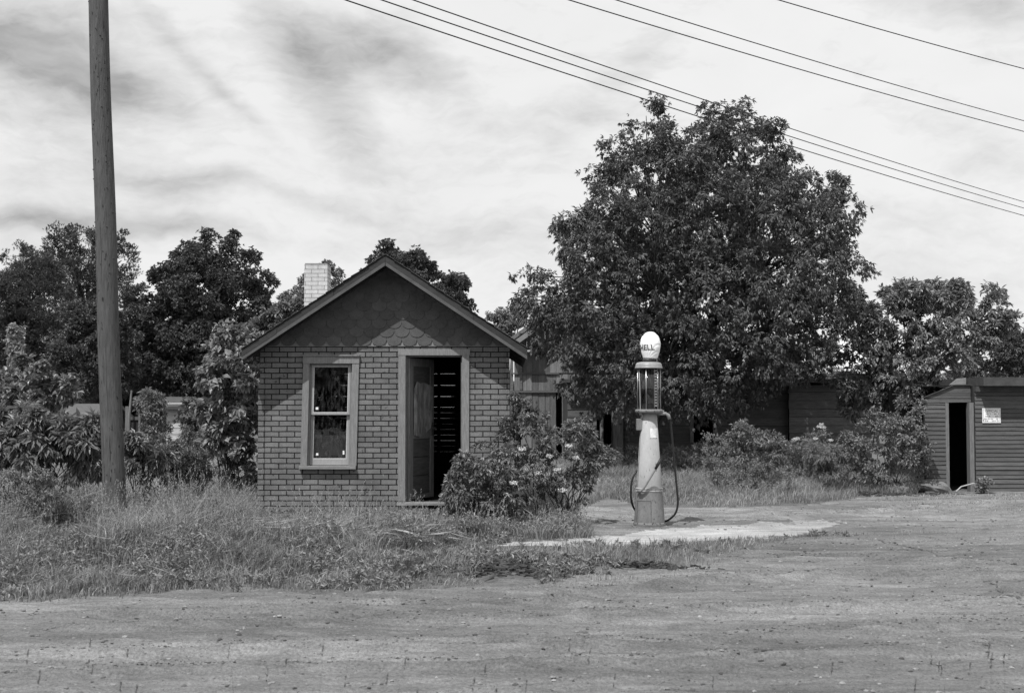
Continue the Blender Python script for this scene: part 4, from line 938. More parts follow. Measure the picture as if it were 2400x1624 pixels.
# ------------------------------------------------------------------ trees
def trees():
    big = [(1515, 262, 34), (1500, 320, 50), (1545, 345, 45), (1455, 365, 52), (1425, 420, 42), (1520, 410, 80), (1600, 390, 75), (1640, 330, 60), (1705, 280, 42), (1700, 340, 70), (1770, 300, 44), (1790, 350, 60),
           (1830, 420, 70), (1905, 425, 48), (1955, 440, 40), (1975, 520, 34), (1900, 520, 85), (1780, 480, 110), (1660, 490, 120), (1540, 520, 110), (1430, 520, 85), (1365, 520, 50), (1330, 520, 26), (1340, 580, 36), (1400, 610, 80), (1520, 640, 130),
           (1660, 660, 150), (1800, 640, 120), (1910, 620, 80), (1960, 690, 60), (2000, 705, 40), (1930, 760, 85), (1985, 800, 40), (1990, 630, 42), (2000, 745, 40), (1965, 560, 40), (1975, 480, 40), (1955, 845, 44), (1800, 780, 130), (1300, 690, 62), (1235, 640, 36), (1220, 690, 30), (1265, 720, 55), (1310, 765, 66), (1400, 730, 100),
           (1270, 790, 40), (1335, 850, 60), (1395, 890, 75),  (1450, 830, 100), (1560, 830, 120), (1690, 850, 120), (1800, 850, 75), (1880, 840, 50), (1700, 925, 56), (1600, 920, 80), (1500, 910, 70), (1440, 940, 50), (1920, 860, 34), (1370, 940, 30)]
    big = [(a, b+10, c*.9) for a, b, c in big]; L = lobes_px(big, 30, 2.9)
    L = [l if l[1] < 30.5 or l[2] > 3.2 else (l[0], l[1], l[2]+.4, l[3]) for l in L]
    tree('boxelder_tree', (2.95, 30.6, 0), L, 'huge spreading leafy tree rising behind the pump', 'tree', None, 'leaf_big', .15, 54, 17, 7, .29, .084, .42, 'lance', .7, .25, .33, .06, .6, .85, shoots=90)
    m1 = [(430, 600, 42), (500, 600, 45), (565, 605, 38), (395, 640, 48), (350, 690, 48), (310, 740, 40), (460, 670, 80), (560, 680, 72), (620, 670, 34), (610, 720, 36), (380, 760, 80), (480, 780, 90), (580, 790, 70), (340, 840, 70), (420, 860, 80), (520, 870, 80), (300, 800, 40), (330, 900, 40), (600, 850, 50), (450, 915, 45)]
    tree('maple_tree', (W(465, 950, 58).x, 58, 0), lobes_px([(a, b+14, c*.9) for a, b, c in m1], 58, 2.4), 'round dense dark maple just past the pole', 'tree', 'trees beyond the office', 'leaf_far', .25, 12, 9, 6, .5, .25, .7, 'oval', .4, sag=.2)
    m2 = [(930, 610, 40), (985, 625, 45), (1030, 660, 40), (1060, 690, 28), (900, 650, 50), (960, 690, 60), (1020, 720, 50), (1080, 705, 18), (890, 590, 20), (1070, 650, 14)]
    tree('maple_tree', (W(970, 950, 48).x, 48, 0), lobes_px([(a, b+14, c*.8) for a, b, c in m2], 48, 1.4), 'leafy crown showing above the far slope of the office roof', 'tree', 'trees beyond the office', 'leaf_far', .2, 20, 9, 6, .36, .2, .65, 'oval', .4, sag=.2)
    m3 = [(700, 700, 22), (730, 662, 14), (770, 655, 15), (755, 700, 30), (660, 715, 26), (715, 740, 40), (800, 690, 14), (690, 780, 40)]
    tree('young_tree', (W(735, 950, 36).x, 36, 0), lobes_px(m3, 36, .8), 'small tree whose top pokes up around the whitewashed chimney', 'tree', None, 'leaf_bush', .1, 42, 7, 5, .2, .14, .55, 'oval', .4)
    w1 = [(50, 610, 36), (90, 640, 40), (60, 690, 60), (110, 720, 60), (50, 780, 60), (120, 800, 60), (30, 860, 50), (-20, 700, 70), (100, 870, 50), (-10, 800, 60), (120, 660, 30)]
    tree('feathery_tree', (W(60, 950, 66).x, 66, 0), lobes_px(w1, 66, 2), 'feathery dark tree at the edge of the far row', 'tree', 'trees beyond the office', 'leaf_willow', .25, 13, 9, 6, .55, .26, .3, 'lance', .4, droop=.1, sag=-.3, spread=.7)
    w2 = [(135, 590, 26), (170, 600, 18), (175, 640, 44), (130, 625, 30), (215, 620, 34), (240, 585, 22), (250, 650, 46), (285, 610, 22), (295, 640, 16), (200, 700, 55), (150, 690, 30), (255, 705, 34), (225, 555, 9), (120, 565, 9), (165, 565, 7), (270, 570, 8)]
    tree('feathery_tree', (W(185, 950, 72).x, 72, 0), lobes_px(w2, 72, 1.6), 'tall upright feathery tree with open forks behind the pole', 'tree', 'trees beyond the office', 'leaf_willow', .3, 11, 8, 6, .5, .26, .26, 'lance', .2, droop=.1, sag=-.6, spread=.6, fork=.62)
    w3 = [(190, 790, 55), (220, 740, 40), (240, 830, 60), (170, 860, 50), (270, 780, 45), (220, 900, 45), (270, 870, 50), (150, 920, 30), (290, 720, 30)]
    tree('maple_tree', (W(215, 950, 54).x, 54, 0), lobes_px(w3, 54, 1.6), 'shorter broad dark tree standing behind the lower pole', 'tree', 'trees beyond the office', 'leaf_far', .22, 14, 9, 6, .42, .22, .65, 'oval', .4, sag=.2)
    r1 = [(2050, 770, 60), (2030, 720, 30), (2110, 700, 28), (2105, 760, 60), (2180, 745, 60), (2250, 700, 34), (2205, 690, 18), (2260, 760, 60), (2330, 700, 22), (2320, 770, 40), (2360, 740, 20), (2020, 830, 60), (2110, 830, 80), (2210, 830, 70), (2010, 900, 55), (2080, 900, 70), (2160, 890, 45), (1980, 885, 30), (2075, 925, 50), (2000, 935, 36),
          (2055, 960, 45), (2120, 930, 40), (2115, 680, 10), (2160, 690, 9), (2250, 665, 10), (2330, 670, 10)]
    tree('mulberry_tree', (W(2090, 950, 29.5).x, 29.5, 0), lobes_px([(a, b+16, c*.68) for a, b, c in r1], 29.5, 1.0), 'glossy-leaved bushy tree beside and behind the clapboard shed', 'tree', None, 'leaf_gloss', .12, 40, 5, 5, .24, .21, .45, 'oval', .5, shoots=160, droop=.35, fork=.2, sag=.25)
    r2 = [(2330, 840, 45), (2380, 820, 45), (2290, 870, 30), (2420, 850, 50), (2380, 880, 40), (2440, 800, 50), (2250, 880, 24)]
    tree('maple_tree', (W(2360, 950, 36).x, 36, 0), lobes_px(r2, 36, 1.2), 'soft low tree rising straight above the box eave of the clapboard shed', 'tree', 'trees beyond the office', 'leaf_far', .12, 30, 8, 5, .26, .15, .6, 'oval', .5)
    r3 = [(1880, 850, 34), (1930, 830, 24), (1850, 890, 26), (1905, 880, 34), (1960, 860, 20)]
    tree('young_tree', (W(1900, 950, 38.6).x, 38.6, 0), lobes_px(r3, 38.6, .6), 'pale small tree just over the long shed roof', 'tree', None, 'leaf_pale', .07, 40, 7, 5, .22, .12, .5, 'lance', .5)
    s1 = [(1190, 760, 14), (1170, 745, 8), (1215, 755, 12), (1180, 780, 20)]
    tree('young_tree', (W(1190, 950, 60).x, 60, 0), lobes_px(s1, 60, .4), 'tiny far treetop over the right eave of the office', 'tree', None, 'leaf_bush', .1, 30, 7, 5, .3, .2, .6, 'oval', .5)
    # trees across the road, behind the camera: what the window panes mirror
    cen = []
    for k in range(900):
        x = rng.uniform(-50, 30); cen.append((x, -62+rng.uniform(-3, 3), rng.uniform(0, 4.4+.9*math.sin(x*.35)+.5*math.sin(x*1.1))))
    cen = np.array(cen); V, Fc = clumps_to_leaves(cen, rdir(len(cen)), 8, 5, np.full(len(cen), 1.2), .7, .7, 'oval')
    tag(mesh_obj('woods_across_road', V, Fc, M['leaf_far']), kind='stuff')
    # a dark belt of woods that closes the gaps between the far trunks
    cen = []
    for k in range(1500):
        x = rng.uniform(-44, -11); cen.append((x, 84+rng.uniform(-3, 3), rng.uniform(0, 5.2+1.5*math.sin(x*.5))))
    cen = np.array(cen); V, Fc = clumps_to_leaves(cen, rdir(len(cen)), 8, 5, np.full(len(cen), .8), .5, .7, 'oval')
    tag(mesh_obj('distant_woods', V, Fc, M['leaf_far']), kind='stuff')
    cen = []
    for k in range(900):
        x = rng.uniform(-3, 60); cen.append((x, 84+rng.uniform(-3, 3), rng.uniform(0, 3.2)))
    cen = np.array(cen); V, Fc = clumps_to_leaves(cen, rdir(len(cen)), 8, 5, np.full(len(cen), .8), .5, .7, 'oval')
    tag(mesh_obj('distant_hedgerow', V, Fc, M['leaf_far']), kind='stuff')
trees()

# ------------------------------------------------------------------ shrubs and weeds
def bush(name, lob, Y, depth, label, leaf, dens, ns, nl, crad, L, wr, shape='oval', flowers=None, cat='shrub', stems=9, **k):
    lb = lobes_px(lob, Y, depth); cx = W(np.mean([l[0] for l in lob]), 950, Y).x
    fl = [tuple(W(a, b, c)) for a, b, c in flowers] if flowers else None
    g = hz(cx, Y)
    lb = [(x, y, max(z, g+.05), r) for x, y, z, r in lb]
    return shrub(name, (cx, Y, g), lb, label, cat, None, leaf, dens, ns, nl, crad, L, wr, shape, stems, fl, **k)
def shrubs():
    bush('elder_shrub', [(1085, 1090, 40), (1075, 1125, 36), (1130, 1085, 46), (1170, 1110, 46), (1105, 1150, 45), (1160, 1160, 50), (1070, 1160, 18), (1200, 1150, 40), (1130, 1190, 36), (1180, 1190, 30)], 17.75, .35,
         'broad-leaved shrub growing across the foot of the office doorway', 'leaf_bush', 120, 7, 6, .11, .09, .5, 'oval', [(1204, 1131, 17.2)], sag=.35)
    bush('elder_shrub', [(1215, 1000, 32), (1250, 985, 24), (1235, 1040, 40), (1205, 1050, 28), (1290, 1035, 34), (1340, 1030, 34), (1372, 1015, 14), (1380, 1060, 26), (1310, 1070, 45), (1360, 1100, 40), (1260, 1100, 45), (1300, 1140, 45), (1240, 1150, 40), (1350, 1150, 34), (1395, 1050, 14), (1412, 1082, 14), (1432, 1072, 9), (1180, 1035, 18), (1225, 960, 14)], 18.6, .4,
         'tall weedy shrub with white flower heads at the office corner', 'leaf_bush', 90, 7, 6, .12, .085, .42, 'oval', [(1288, 1068, 18.1), (1223, 1052, 18), (1334, 1044, 18), (1262, 1107, 18.05), (1350, 1072, 18.1), (1306, 1101, 18.1), (1318, 1148, 18)], stems=14, sag=.45)
    0 and bush('weed_plant', [(1425, 1085, 16), (1410, 1100, 14), (1437, 1078, 8)], 19.2, .1, 'small leafy sprig leaning out to the left of the pump', 'leaf_bush', 400, 5, 5, .08, .075, .4, 'lance', cat='weed', stems=2)
    sm_ = [(500, 830, 30), (530, 800, 34), (560, 850, 40), (520, 880, 42), (495, 885, 16), (580, 800, 26), (545, 930, 38), (590, 900, 30), (485, 960, 14), (510, 990, 26), (550, 1000, 42), (590, 980, 25), (530, 1050, 38), (580, 1060, 34), (500, 1040, 20), (560, 1110, 30), (600, 1110, 20), (590, 1150, 14)]
    bush('leafy_sapling', [(a, b, c*.7) for a, b, c in sm_], 21.5, .7, 'arching broad-leaved sapling crowding the near side wall of the office', 'leaf_gloss', 36, 5, 5, .16, .16, .62, 'heart', stems=12, sag=.5)
    bush('leafy_sapling', [(640, 750, 26), (610, 770, 22), (670, 735, 24), (700, 720, 16), (580, 790, 18), (650, 790, 34), (600, 820, 30), (700, 770, 30), (560, 800, 14)], 25, .35, 'broad-leaved sapling showing over the low eave below the chimney', 'leaf_bush', 60, 6, 5, .15, .14, .68, 'heart', sag=.5)
    bush('big_leaf_weed', [(60, 1010, 34), (110, 1018, 34), (160, 1012, 28), (195, 1040, 32), (80, 1060, 44), (150, 1065, 44), (205, 1085, 26), (40, 1050, 30), (20, 1015, 36), (195, 1010, 20), (-20, 1045, 44)], 18.0, .35,
         'mass of big drooping palmate leaves near the utility pole', 'leaf_bush', 62, 5, 8, .12, .2, .34, 'lance', cat='weed', sag=.45, stems=12, droop=.45)
    bush('big_leaf_weed', [(310, 1060, 24), (330, 1085, 26), (370, 1070, 18)], 18.2, .2, 'low clump of long drooping leaves just past the pole', 'leaf_bush', 90, 5, 8, .1, .17, .34, 'lance', cat='weed', sag=.45, stems=6, droop=.45)
    bush('round_leaf_shrub', [(60, 885, 22), (100, 905, 28), (60, 935, 34), (130, 930, 24), (20, 900, 28), (45, 960, 30), (155, 915, 14), (110, 965, 24), (-30, 930, 50)], 20.5, .5, 'glossy round-leaved shrub above the palmate weeds', 'leaf_gloss', 60, 6, 5, .15, .12, .75, 'heart')
    bush('round_leaf_shrub', [(40, 775, 5), (36, 815, 6), (42, 848, 6)], 20.9, .08, 'thin bright sprig standing up at the picture edge', 'leaf_pale', 160, 5, 5, .1, .11, .75, 'heart')
    bush('field_shrub', [(338, 945, 12), (358, 945, 13), (372, 938, 8), (352, 968, 15), (370, 972, 10), (362, 1000, 14), (385, 1012, 9), (345, 1015, 12)], 27, .4, 'drooping pale shrub between the gate and the far house', 'leaf_bush', 70, 6, 6, .15, .11, .4, 'lance')
    bush('field_shrub', [(448, 980, 18), (470, 975, 16), (455, 1000, 16), (485, 990, 16)], 45, .5, 'dark round bush put in for the shade beside the far white house', 'leaf_far', 60, 6, 5, .3, .16, .6, 'oval')  # added to cover the house's side wall, standing for dark shade there
    bush('field_shrub', [(395, 1060, 20), (430, 1070, 24), (460, 1090, 22), (400, 1095, 34), (450, 1115, 30), (350, 1110, 24), (420, 1140, 30), (480, 1110, 16), (470, 1150, 18)], 18.9, .35, 'low leafy shrub in the grass between pole and office', 'leaf_bush', 90, 6, 6, .12, .085, .4, 'oval')
    bush('field_shrub', [(440, 1025, 14), (470, 1030, 12), (415, 1035, 14)], 24, .2, 'small weed clump farther back in the open grass', 'leaf_bush', 160, 5, 5, .1, .08, .4, 'lance')
    bush('field_shrub', [(70, 1140, 30), (40, 1170, 30), (110, 1150, 24), (90, 1190, 24), (10, 1140, 30)], 15.6, .3, 'ragged leafy weed in the tall grass before the palmate leaves', 'weed', 100, 6, 6, .1, .06, .4, 'oval', cat='weed')
    # the weed bank before the long shed
    bush('pale_weed', [(1680, 1040, 16), (1668, 1065, 18), (1690, 1075, 22), (1665, 1095, 18), (1700, 1100, 20)], 25.6, .3, 'pale spiky weed at the near end of the weed bank', 'leaf_pale', 200, 6, 6, .1, .055, .3, 'lance', cat='weed', sag=-.7, spread=.4)
    bush('weed_bank_shrub', [(1745, 1015, 12), (1725, 1035, 20), (1765, 1040, 28), (1800, 1045, 26), (1740, 1055, 34), (1790, 1070, 36), (1820, 1060, 28), (1750, 1095, 32), (1700, 1060, 20)], 26.3, .6, 'mounded leafy shrub before the shed window gap', 'weed', 44, 6, 6, .16, .11, .32, 'lance')
    bush('weed_bank_shrub', [(1850, 1060, 22), (1885, 1055, 20), (1870, 1085, 36), (1915, 1060, 26), (1830, 1095, 28), (1905, 1100, 34), (1925, 1030, 14)], 26.8, .5, 'leafy weed clump below the repaired planks with white blooms', 'weed', 44, 6, 6, .15, .09, .32, 'lance', [(1925, 994, 26.4), (1930, 1001, 26.4), (1920, 1000, 26.4), (1947, 1031, 26.3), (1868, 1027, 26.4), (1912, 1028, 26.4), (1862, 1029, 26.4)])
    bush('fern_weed', [(1920, 1065, 22), (1945, 1075, 24), (1965, 1065, 18), (1935, 1100, 24), (1960, 1105, 20), (1905, 1060, 12)], 25.2, .3, 'ferny weed with long arching fronds in the middle of the weed bank', 'weed', 110, 5, 8, .13, .13, .2, 'lance', cat='weed', sag=.5, droop=.5)
    bush('weed_bank_shrub', [(2010, 1045, 24), (2050, 1015, 28), (2090, 1005, 26), (2130, 1005, 24), (2060, 1045, 44), (2120, 1040, 44), (2020, 1080, 40), (2090, 1090, 44), (2140, 1090, 30), (1985, 1065, 24), (2140, 950, 24), (2150, 985, 18), (2145, 1030, 20), (2155, 1060, 16), (1990, 1110, 26), (2060, 1120, 24)], 25.9, .7, 'large lilac-like shrub against the open-door shed', 'leaf_bush', 40, 7, 5, .16, .1, .5, 'oval')
    bush('weed_bank_shrub', [(1700, 1120, 20), (1780, 1110, 24), (1740, 1130, 20), (1830, 1125, 20)], 24.6, .4, 'low straggling weeds where the weed bank meets the grass', 'weed', 90, 6, 6, .13, .09, .28, 'lance', cat='weed')
    bush('fern_weed', [(1600, 1075, 14), (1625, 1085, 14), (1575, 1080, 18), (1640, 1060, 14)], 28.5, .3, 'shaded weeds right behind the pump hose', 'weed', 70, 6, 6, .16, .12, .28, 'lance', cat='weed')
    bush('weed_bank_shrub', [(1480, 1070, 14), (1500, 1080, 16), (1400, 1070, 18), (1440, 1075, 16)], 29.5, .3, 'shaded weeds at the foot of the barn posts', 'weed', 70, 6, 6, .16, .12, .28, 'lance', cat='weed')
    bush('small_plant', [(2300, 1132, 7), (2313, 1130, 7), (2306, 1142, 6), (2292, 1140, 4)], 25.7, .08, 'little pale plant at the foot of the shed wall', 'leaf_pale', 900, 4, 5, .05, .06, .5, 'oval', cat='plant', stems=3)
shrubs()

# ------------------------------------------------------------------ grass
def scatter(n, x0, x1, y0, y1): return rng.uniform(x0, x1, n), rng.uniform(y0, y1, n)
OFF = (W(612, 900, 18.5).x, W(1192, 900, 18.5).x)
def mask_common(x, y, PX, PY):
    pile = (((PX-1190)/75)**2+((PY-1352)/26)**2 < 1) | (((PX-1500)/70)**2+((PY-1338)/13)**2 < 1)
    ok = ~pile & ~((x > OFF[0]-.03) & (x < OFF[1]+.03) & (y > 18.42) & (y < 23.8))
    ok &= ~(((x-1.83)**2+(y-18.2)**2) < .26**2)
    ok &= ~((x > W(2167, 1000, 26.3).x) & (y > 26.1))
    ok &= ~((x > W(1330, 1000, 34).x) & (x < W(2040, 1000, 34).x) & (y > 33.8))
    return ok
def zones():
    G = []   # each: x, y, height
    n = 230000; x, y = scatter(n, -9.5, 4.5, 11, 18.8); z = gz(x, y); PX, PY = project(x, y, z)
    wob = (fbm(x*1.7, y*1.7, 4)-.5)*34*(13/np.maximum(y, 8))*.9
    on = (~inpoly(PX, PY+wob*1.3-2, ROADP)) & (~inpoly(PX, PY, APRONP)) & (~inpoly(PX, PY+wob*.3, YARDP)) & mask_common(x, y, PX, PY)
    edge = np.interp(PX, [p[0] for p in ROADP[1:14]], [p[1] for p in ROADP[1:14]])-PY      # pixels above the road edge
    tall = np.clip(edge/110, .0, 1)
    cl = fbm(x*1.1+9, y*1.1, 3); cl2 = fbm(x*3+2, y*3, 3)
    h = (.06+.40*tall**.8*np.clip(cl*3-.75, .12, 1.5))*(.45+cl2*1.1)
    side = sm(PX, 850, 1150); h = h*(1-side*(PY > 1265)*.72)
    h = h*(1-.8*sm(PX, 540, 620)*sm(y, 14.8, 16.8)*(PX < 1120))
    h = np.where((PX > 1180) & (PY < 1262), h*.9, h); h = h*(1-.6*sm(PX, 1380, 1480))
    lim = np.interp(PX, [0, 250, 540, 620, 1000, 1120, 1200, 1420], [1118, 1133, 1148, 1188, 1194, 1198, 1190, 1192]); hm = np.clip(1.6-z-(lim-950)*y/3200, .04, 2)
    h = np.minimum(h, hm*rng.uniform(.5, 1.12, n)*np.where(rng.random(n) < .05, 1.9, 1))
    keep = on & (rng.random(n) < np.clip(.25+edge/25, 0, 1)*np.where(PX > 1150, .8, 1)) & (PX > -60) & (PX < 2460)
    G.append((x[keep], y[keep], z[keep], h[keep]))
    return G
def grass():
    (x, y, z, h), = zones(); n = len(x); pos = np.stack([x, y, z-.01], 1)
    hh = h*rng.uniform(.5, 1.12, n)
    V, Fc = blades(pos, hh, rng.uniform(.0022, .006, n)*(1+.3*(hh > .3)), rng.uniform(.15, .9, n), rng.uniform(.2, 1.3, n)); tag(mesh_obj('tall_grass', V, Fc, M['grass']), kind='stuff')
    # leafy weeds mixed into the grass
    pick = rng.random(n) < np.clip((fbm(x*1.6+40, y*1.6, 3)-.45)*.25, 0, .05)
    c = np.stack([x, y, z+h*.55], 1)[pick]; V, Fc = clumps_to_leaves(c, np.tile([[0, 0, 1.0]], (len(c), 1)), 5, 5, h[pick]*.4, .042, .4, 'oval')
    V[:, 2] = np.maximum(V[:, 2], gz(V[:, 0], V[:, 1])); tag(mesh_obj('leafy_weeds', V, Fc, M['weed']), kind='stuff')
    # seed stalks and dry fallen straw
    k = rng.permutation(np.nonzero((h > .2))[0])[:2600]; m = len(k); p = pos[k]; L = h[k]*rng.uniform(1.1, 1.7, m)
    V1, F1 = blades(p, L, np.full(m, .0016), rng.uniform(.05, .45, m), rng.uniform(0, .35, m)); tips = V1.reshape(-1, 5, 3)[:, 4]; mids = V1.reshape(-1, 5, 3)[:, 2]; dd = unit(tips-mids)
    q = np.repeat(tips, 9, 0)-np.repeat(dd, 9, 0)*rng.uniform(0, .09, (m*9, 1)); V2, F2 = leaf_mesh(q, unit(np.repeat(dd, 9, 0)*1.3+rdir(m*9)*.7), rdir(m*9), np.full(m*9, .022), .25)
    o = len(V1); tag(mesh_obj('seed_heads', np.concatenate([V1, V2]), [F1[0], F1[1], *[F2+o]], M['straw']), kind='stuff')
    k = rng.permutation(n)[:1500]; m = len(k); p = pos[k]+np.array([[0, 0, 1]])*(h[k]*rng.uniform(.2, .75, m))[:, None]
    a = rng.normal(.2, .7, m); d = np.stack([np.cos(a)*np.where(rng.random(m) < .5, -1, 1), np.sin(a)*.6, rng.uniform(-.25, .5, m)], 1); d = unit(d)
    LL = rng.uniform(.1, .36, m)*(.5+h[k]*1.6); V, Fc = leaf_mesh(p, d, rdir(m), LL, .009, 'lance', 0, .12); tag(mesh_obj('dry_straw', V, Fc, M['straw']), kind='stuff')
    # swath of flattened hay below the office
    m = 1700; c = np.array([[(1-t)*-2.75+t*-1.25, 14.9-.5*t, 0] for t in rng.random(m)]); c += rng.normal(size=(m, 3))*np.array([.25, .16, 0]); c[:, 2] = gz(c[:, 0], c[:, 1])+rng.uniform(.08, .24, m)
    a = rng.normal(.35, .5, m); d = unit(np.stack([np.cos(a), -np.sin(a)*.5, rng.normal(-.15, .2, m)], 1)); V, Fc = leaf_mesh(c, d, rdir(m), rng.uniform(.12, .45, m),  .0075, 'lance', 0, .2)
    tag(mesh_obj('flattened_hay', V, Fc, M['straw']), kind='stuff')
    # grass bank behind the yard, far lawn, yard tufts
    n = 130000; x, y = scatter(n, .3, 9.5, 20.5, 33.8); z = gz(x, y); PX, PY = project(x, y, z)
    on = (~inpoly(PX, PY+(fbm(x*2, y*2, 3)-.5)*14, YARDP)) & (PX > 1200) & mask_common(x, y, PX, PY) & ((PX < 2010) | (y > 25)) & (PX < 2165)
    d = np.clip((1186-PY)/60, 0, 1); h = (.07+.34*d)*(.5+fbm(x*1.5, y*1.5, 3)); k = on
    p = np.stack([x, y, z-.01], 1)[k]; m = len(p); V, Fc = blades(p, h[k]*rng.uniform(.5, 1.3, m), rng.uniform(.0035, .006, m), rng.uniform(.15, .9, m), rng.uniform(.2, 1.2, m)); tag(mesh_obj('meadow_grass', V, Fc, M['grass2']), kind='stuff')
    n = 150000; x, y = scatter(n, -14, -.5, 18.5, 50); z = gz(x, y); PX, PY = project(x, y, z)
    on = mask_common(x, y, PX, PY) & (PX > -80) & (PX < 640) & ~((x > OFF[0]-.1) & (y < 24) & (y > 18.3)); p = np.stack([x, y, z-.01], 1)[on]; m = len(p)
    h = np.where(y < 20.5, .34, .16)[on]*(.5+fbm(x*1.2, y*1.2, 3)[on]); V, Fc = blades(p, h*rng.uniform(.5, 1.3, m), rng.uniform(.004, .008, m)*(1+.3*(p[:, 1] > 28)), rng.uniform(.15, .9, m), rng.uniform(.2, 1.2, m)); tag(mesh_obj('field_grass', V, Fc, M['grass2']), kind='stuff')
    n = 26000; x, y = scatter(n, 4.8, 11.5, 18.2, 26); z = gz(x, y); PX, PY = project(x, y, z)
    dn = sm(PX, 1950, 2250)*sm(PY, 1150, 1160)*(1-sm(PY, 1185, 1215)); on = (rng.random(n) < dn*.75*(fbm(x*2, y*2, 3) > .42)) & mask_common(x, y, PX, PY); p = np.stack([x, y, z-.004], 1)[on]; m = len(p)
    V, Fc = blades(p, rng.uniform(.015, .06, m), rng.uniform(.003, .006, m), rng.uniform(.2, .9, m), rng.uniform(.1, .8, m)); tag(mesh_obj('yard_grass', V, Fc, M['grass2']), kind='stuff')
    # verge between concrete and road, thinning to the right
    n = 60000; x, y = scatter(n, -1.5, 6.5, 12.2, 18.2); z = gz(x, y); PX, PY = project(x, y, z)
    lo = np.interp(PX, [p[0] for p in ROADP[5:15]], [p[1] for p in ROADP[5:15]]); up = np.interp(PX, [1140, 1300, 1450, 1600, 1760, 1960, 2200], [1279, 1281, 1279, 1272, 1260, 1251, 1243])
    t = (PY-up)/np.maximum(lo+14-up, 4); dn = np.clip(1.25-t, 0, 1)*(t > -.03)*mask_common(x, y, PX, PY)*(1-sm(PX, 1900, 2250)*.9); on = (rng.random(n) < dn*np.clip(fbm(x*2.2, y*2.2, 3)*2.2-.35, 0, 1)) & (t < 1.3) & ~inpoly(PX, PY, APRONP)
    p = np.stack([x, y, z-.006], 1)[on]; m = len(p); V, Fc = blades(p, rng.uniform(.02, .1, m)*(1.15-t[on]*.6)*(1.5-sm(PX[on], 1500, 1900)), rng.uniform(.0022, .004, m), rng.uniform(.2, .8, m), rng.uniform(.1, .8, m)); tag(mesh_obj('verge_grass', V, Fc, M['grass']), kind='stuff')
    # out-of-focus stalks close to the camera
    m = 42; x = rng.uniform(-2.1, 2.3, m); y = rng.uniform(4.6, 6.6, m); ztip = np.array([W(1200, q, yy).z for q, yy in zip(rng.uniform(1500, 1640, m)+np.where(rng.random(m) < .05, -60, 15), y)]); p = np.stack([x, y, np.zeros(m)], 1)
    V1, F1 = blades(p, np.maximum(ztip, .1)*1.05, rng.uniform(.0012, .002, m), rng.uniform(.02, .2, m), rng.uniform(0, .1, m)); tips = V1.reshape(-1, 5, 3)[:, 4]
    q = np.repeat(tips, 12, 0)-np.array([[.12, 0, 1]])*rng.uniform(0, .05, (m*12, 1)); V2, F2 = leaf_mesh(q, unit(np.array([[-.1, 0, 1]])+rdir(m*12)*.35), rdir(m*12), np.full(m*12, .014), .3)
    tag(mesh_obj('near_stalks', np.concatenate([V1, V2]), [F1[0], F1[1], F2+len(V1)], M['stalk']), kind='stuff')
grass()

# ------------------------------------------------------------------ stones, chips, rubble
def rocks(n, xf, name, mt, smin, smax, flat=.6):
    t = (1+5**.5)/2; I = unit(np.array([(-1, t, 0), (1, t, 0), (-1, -t, 0), (1, -t, 0), (0, -1, t), (0, 1, t), (0, -1, -t), (0, 1, -t), (t, 0, -1), (t, 0, 1), (-t, 0, -1), (-t, 0, 1)], float))
    IF = np.array([(0, 11, 5), (0, 5, 1), (0, 1, 7), (0, 7, 10), (0, 10, 11), (1, 5, 9), (5, 11, 4), (11, 10, 2), (10, 7, 6), (7, 1, 8), (3, 9, 4), (3, 4, 2), (3, 2, 6), (3, 6, 8), (3, 8, 9), (4, 9, 5), (2, 4, 11), (6, 2, 10), (8, 6, 7), (9, 8, 1)])
    x, y = xf(n); n = len(x); s = smin+(smax-smin)*rng.random(n)**4; z = gz(x, y)+s*flat*.25
    V = I[None]*s[:, None, None]*rng.uniform(.65, 1.35, (n, 12, 1))*np.array([1.2, 1, flat]); V = V+np.stack([x, y, z], 1)[:, None]
    return tag(mesh_obj(name, V.reshape(-1, 3), (IF[None]+np.arange(n)[:, None, None]*12).reshape(-1, 3), M[mt]), kind='stuff')
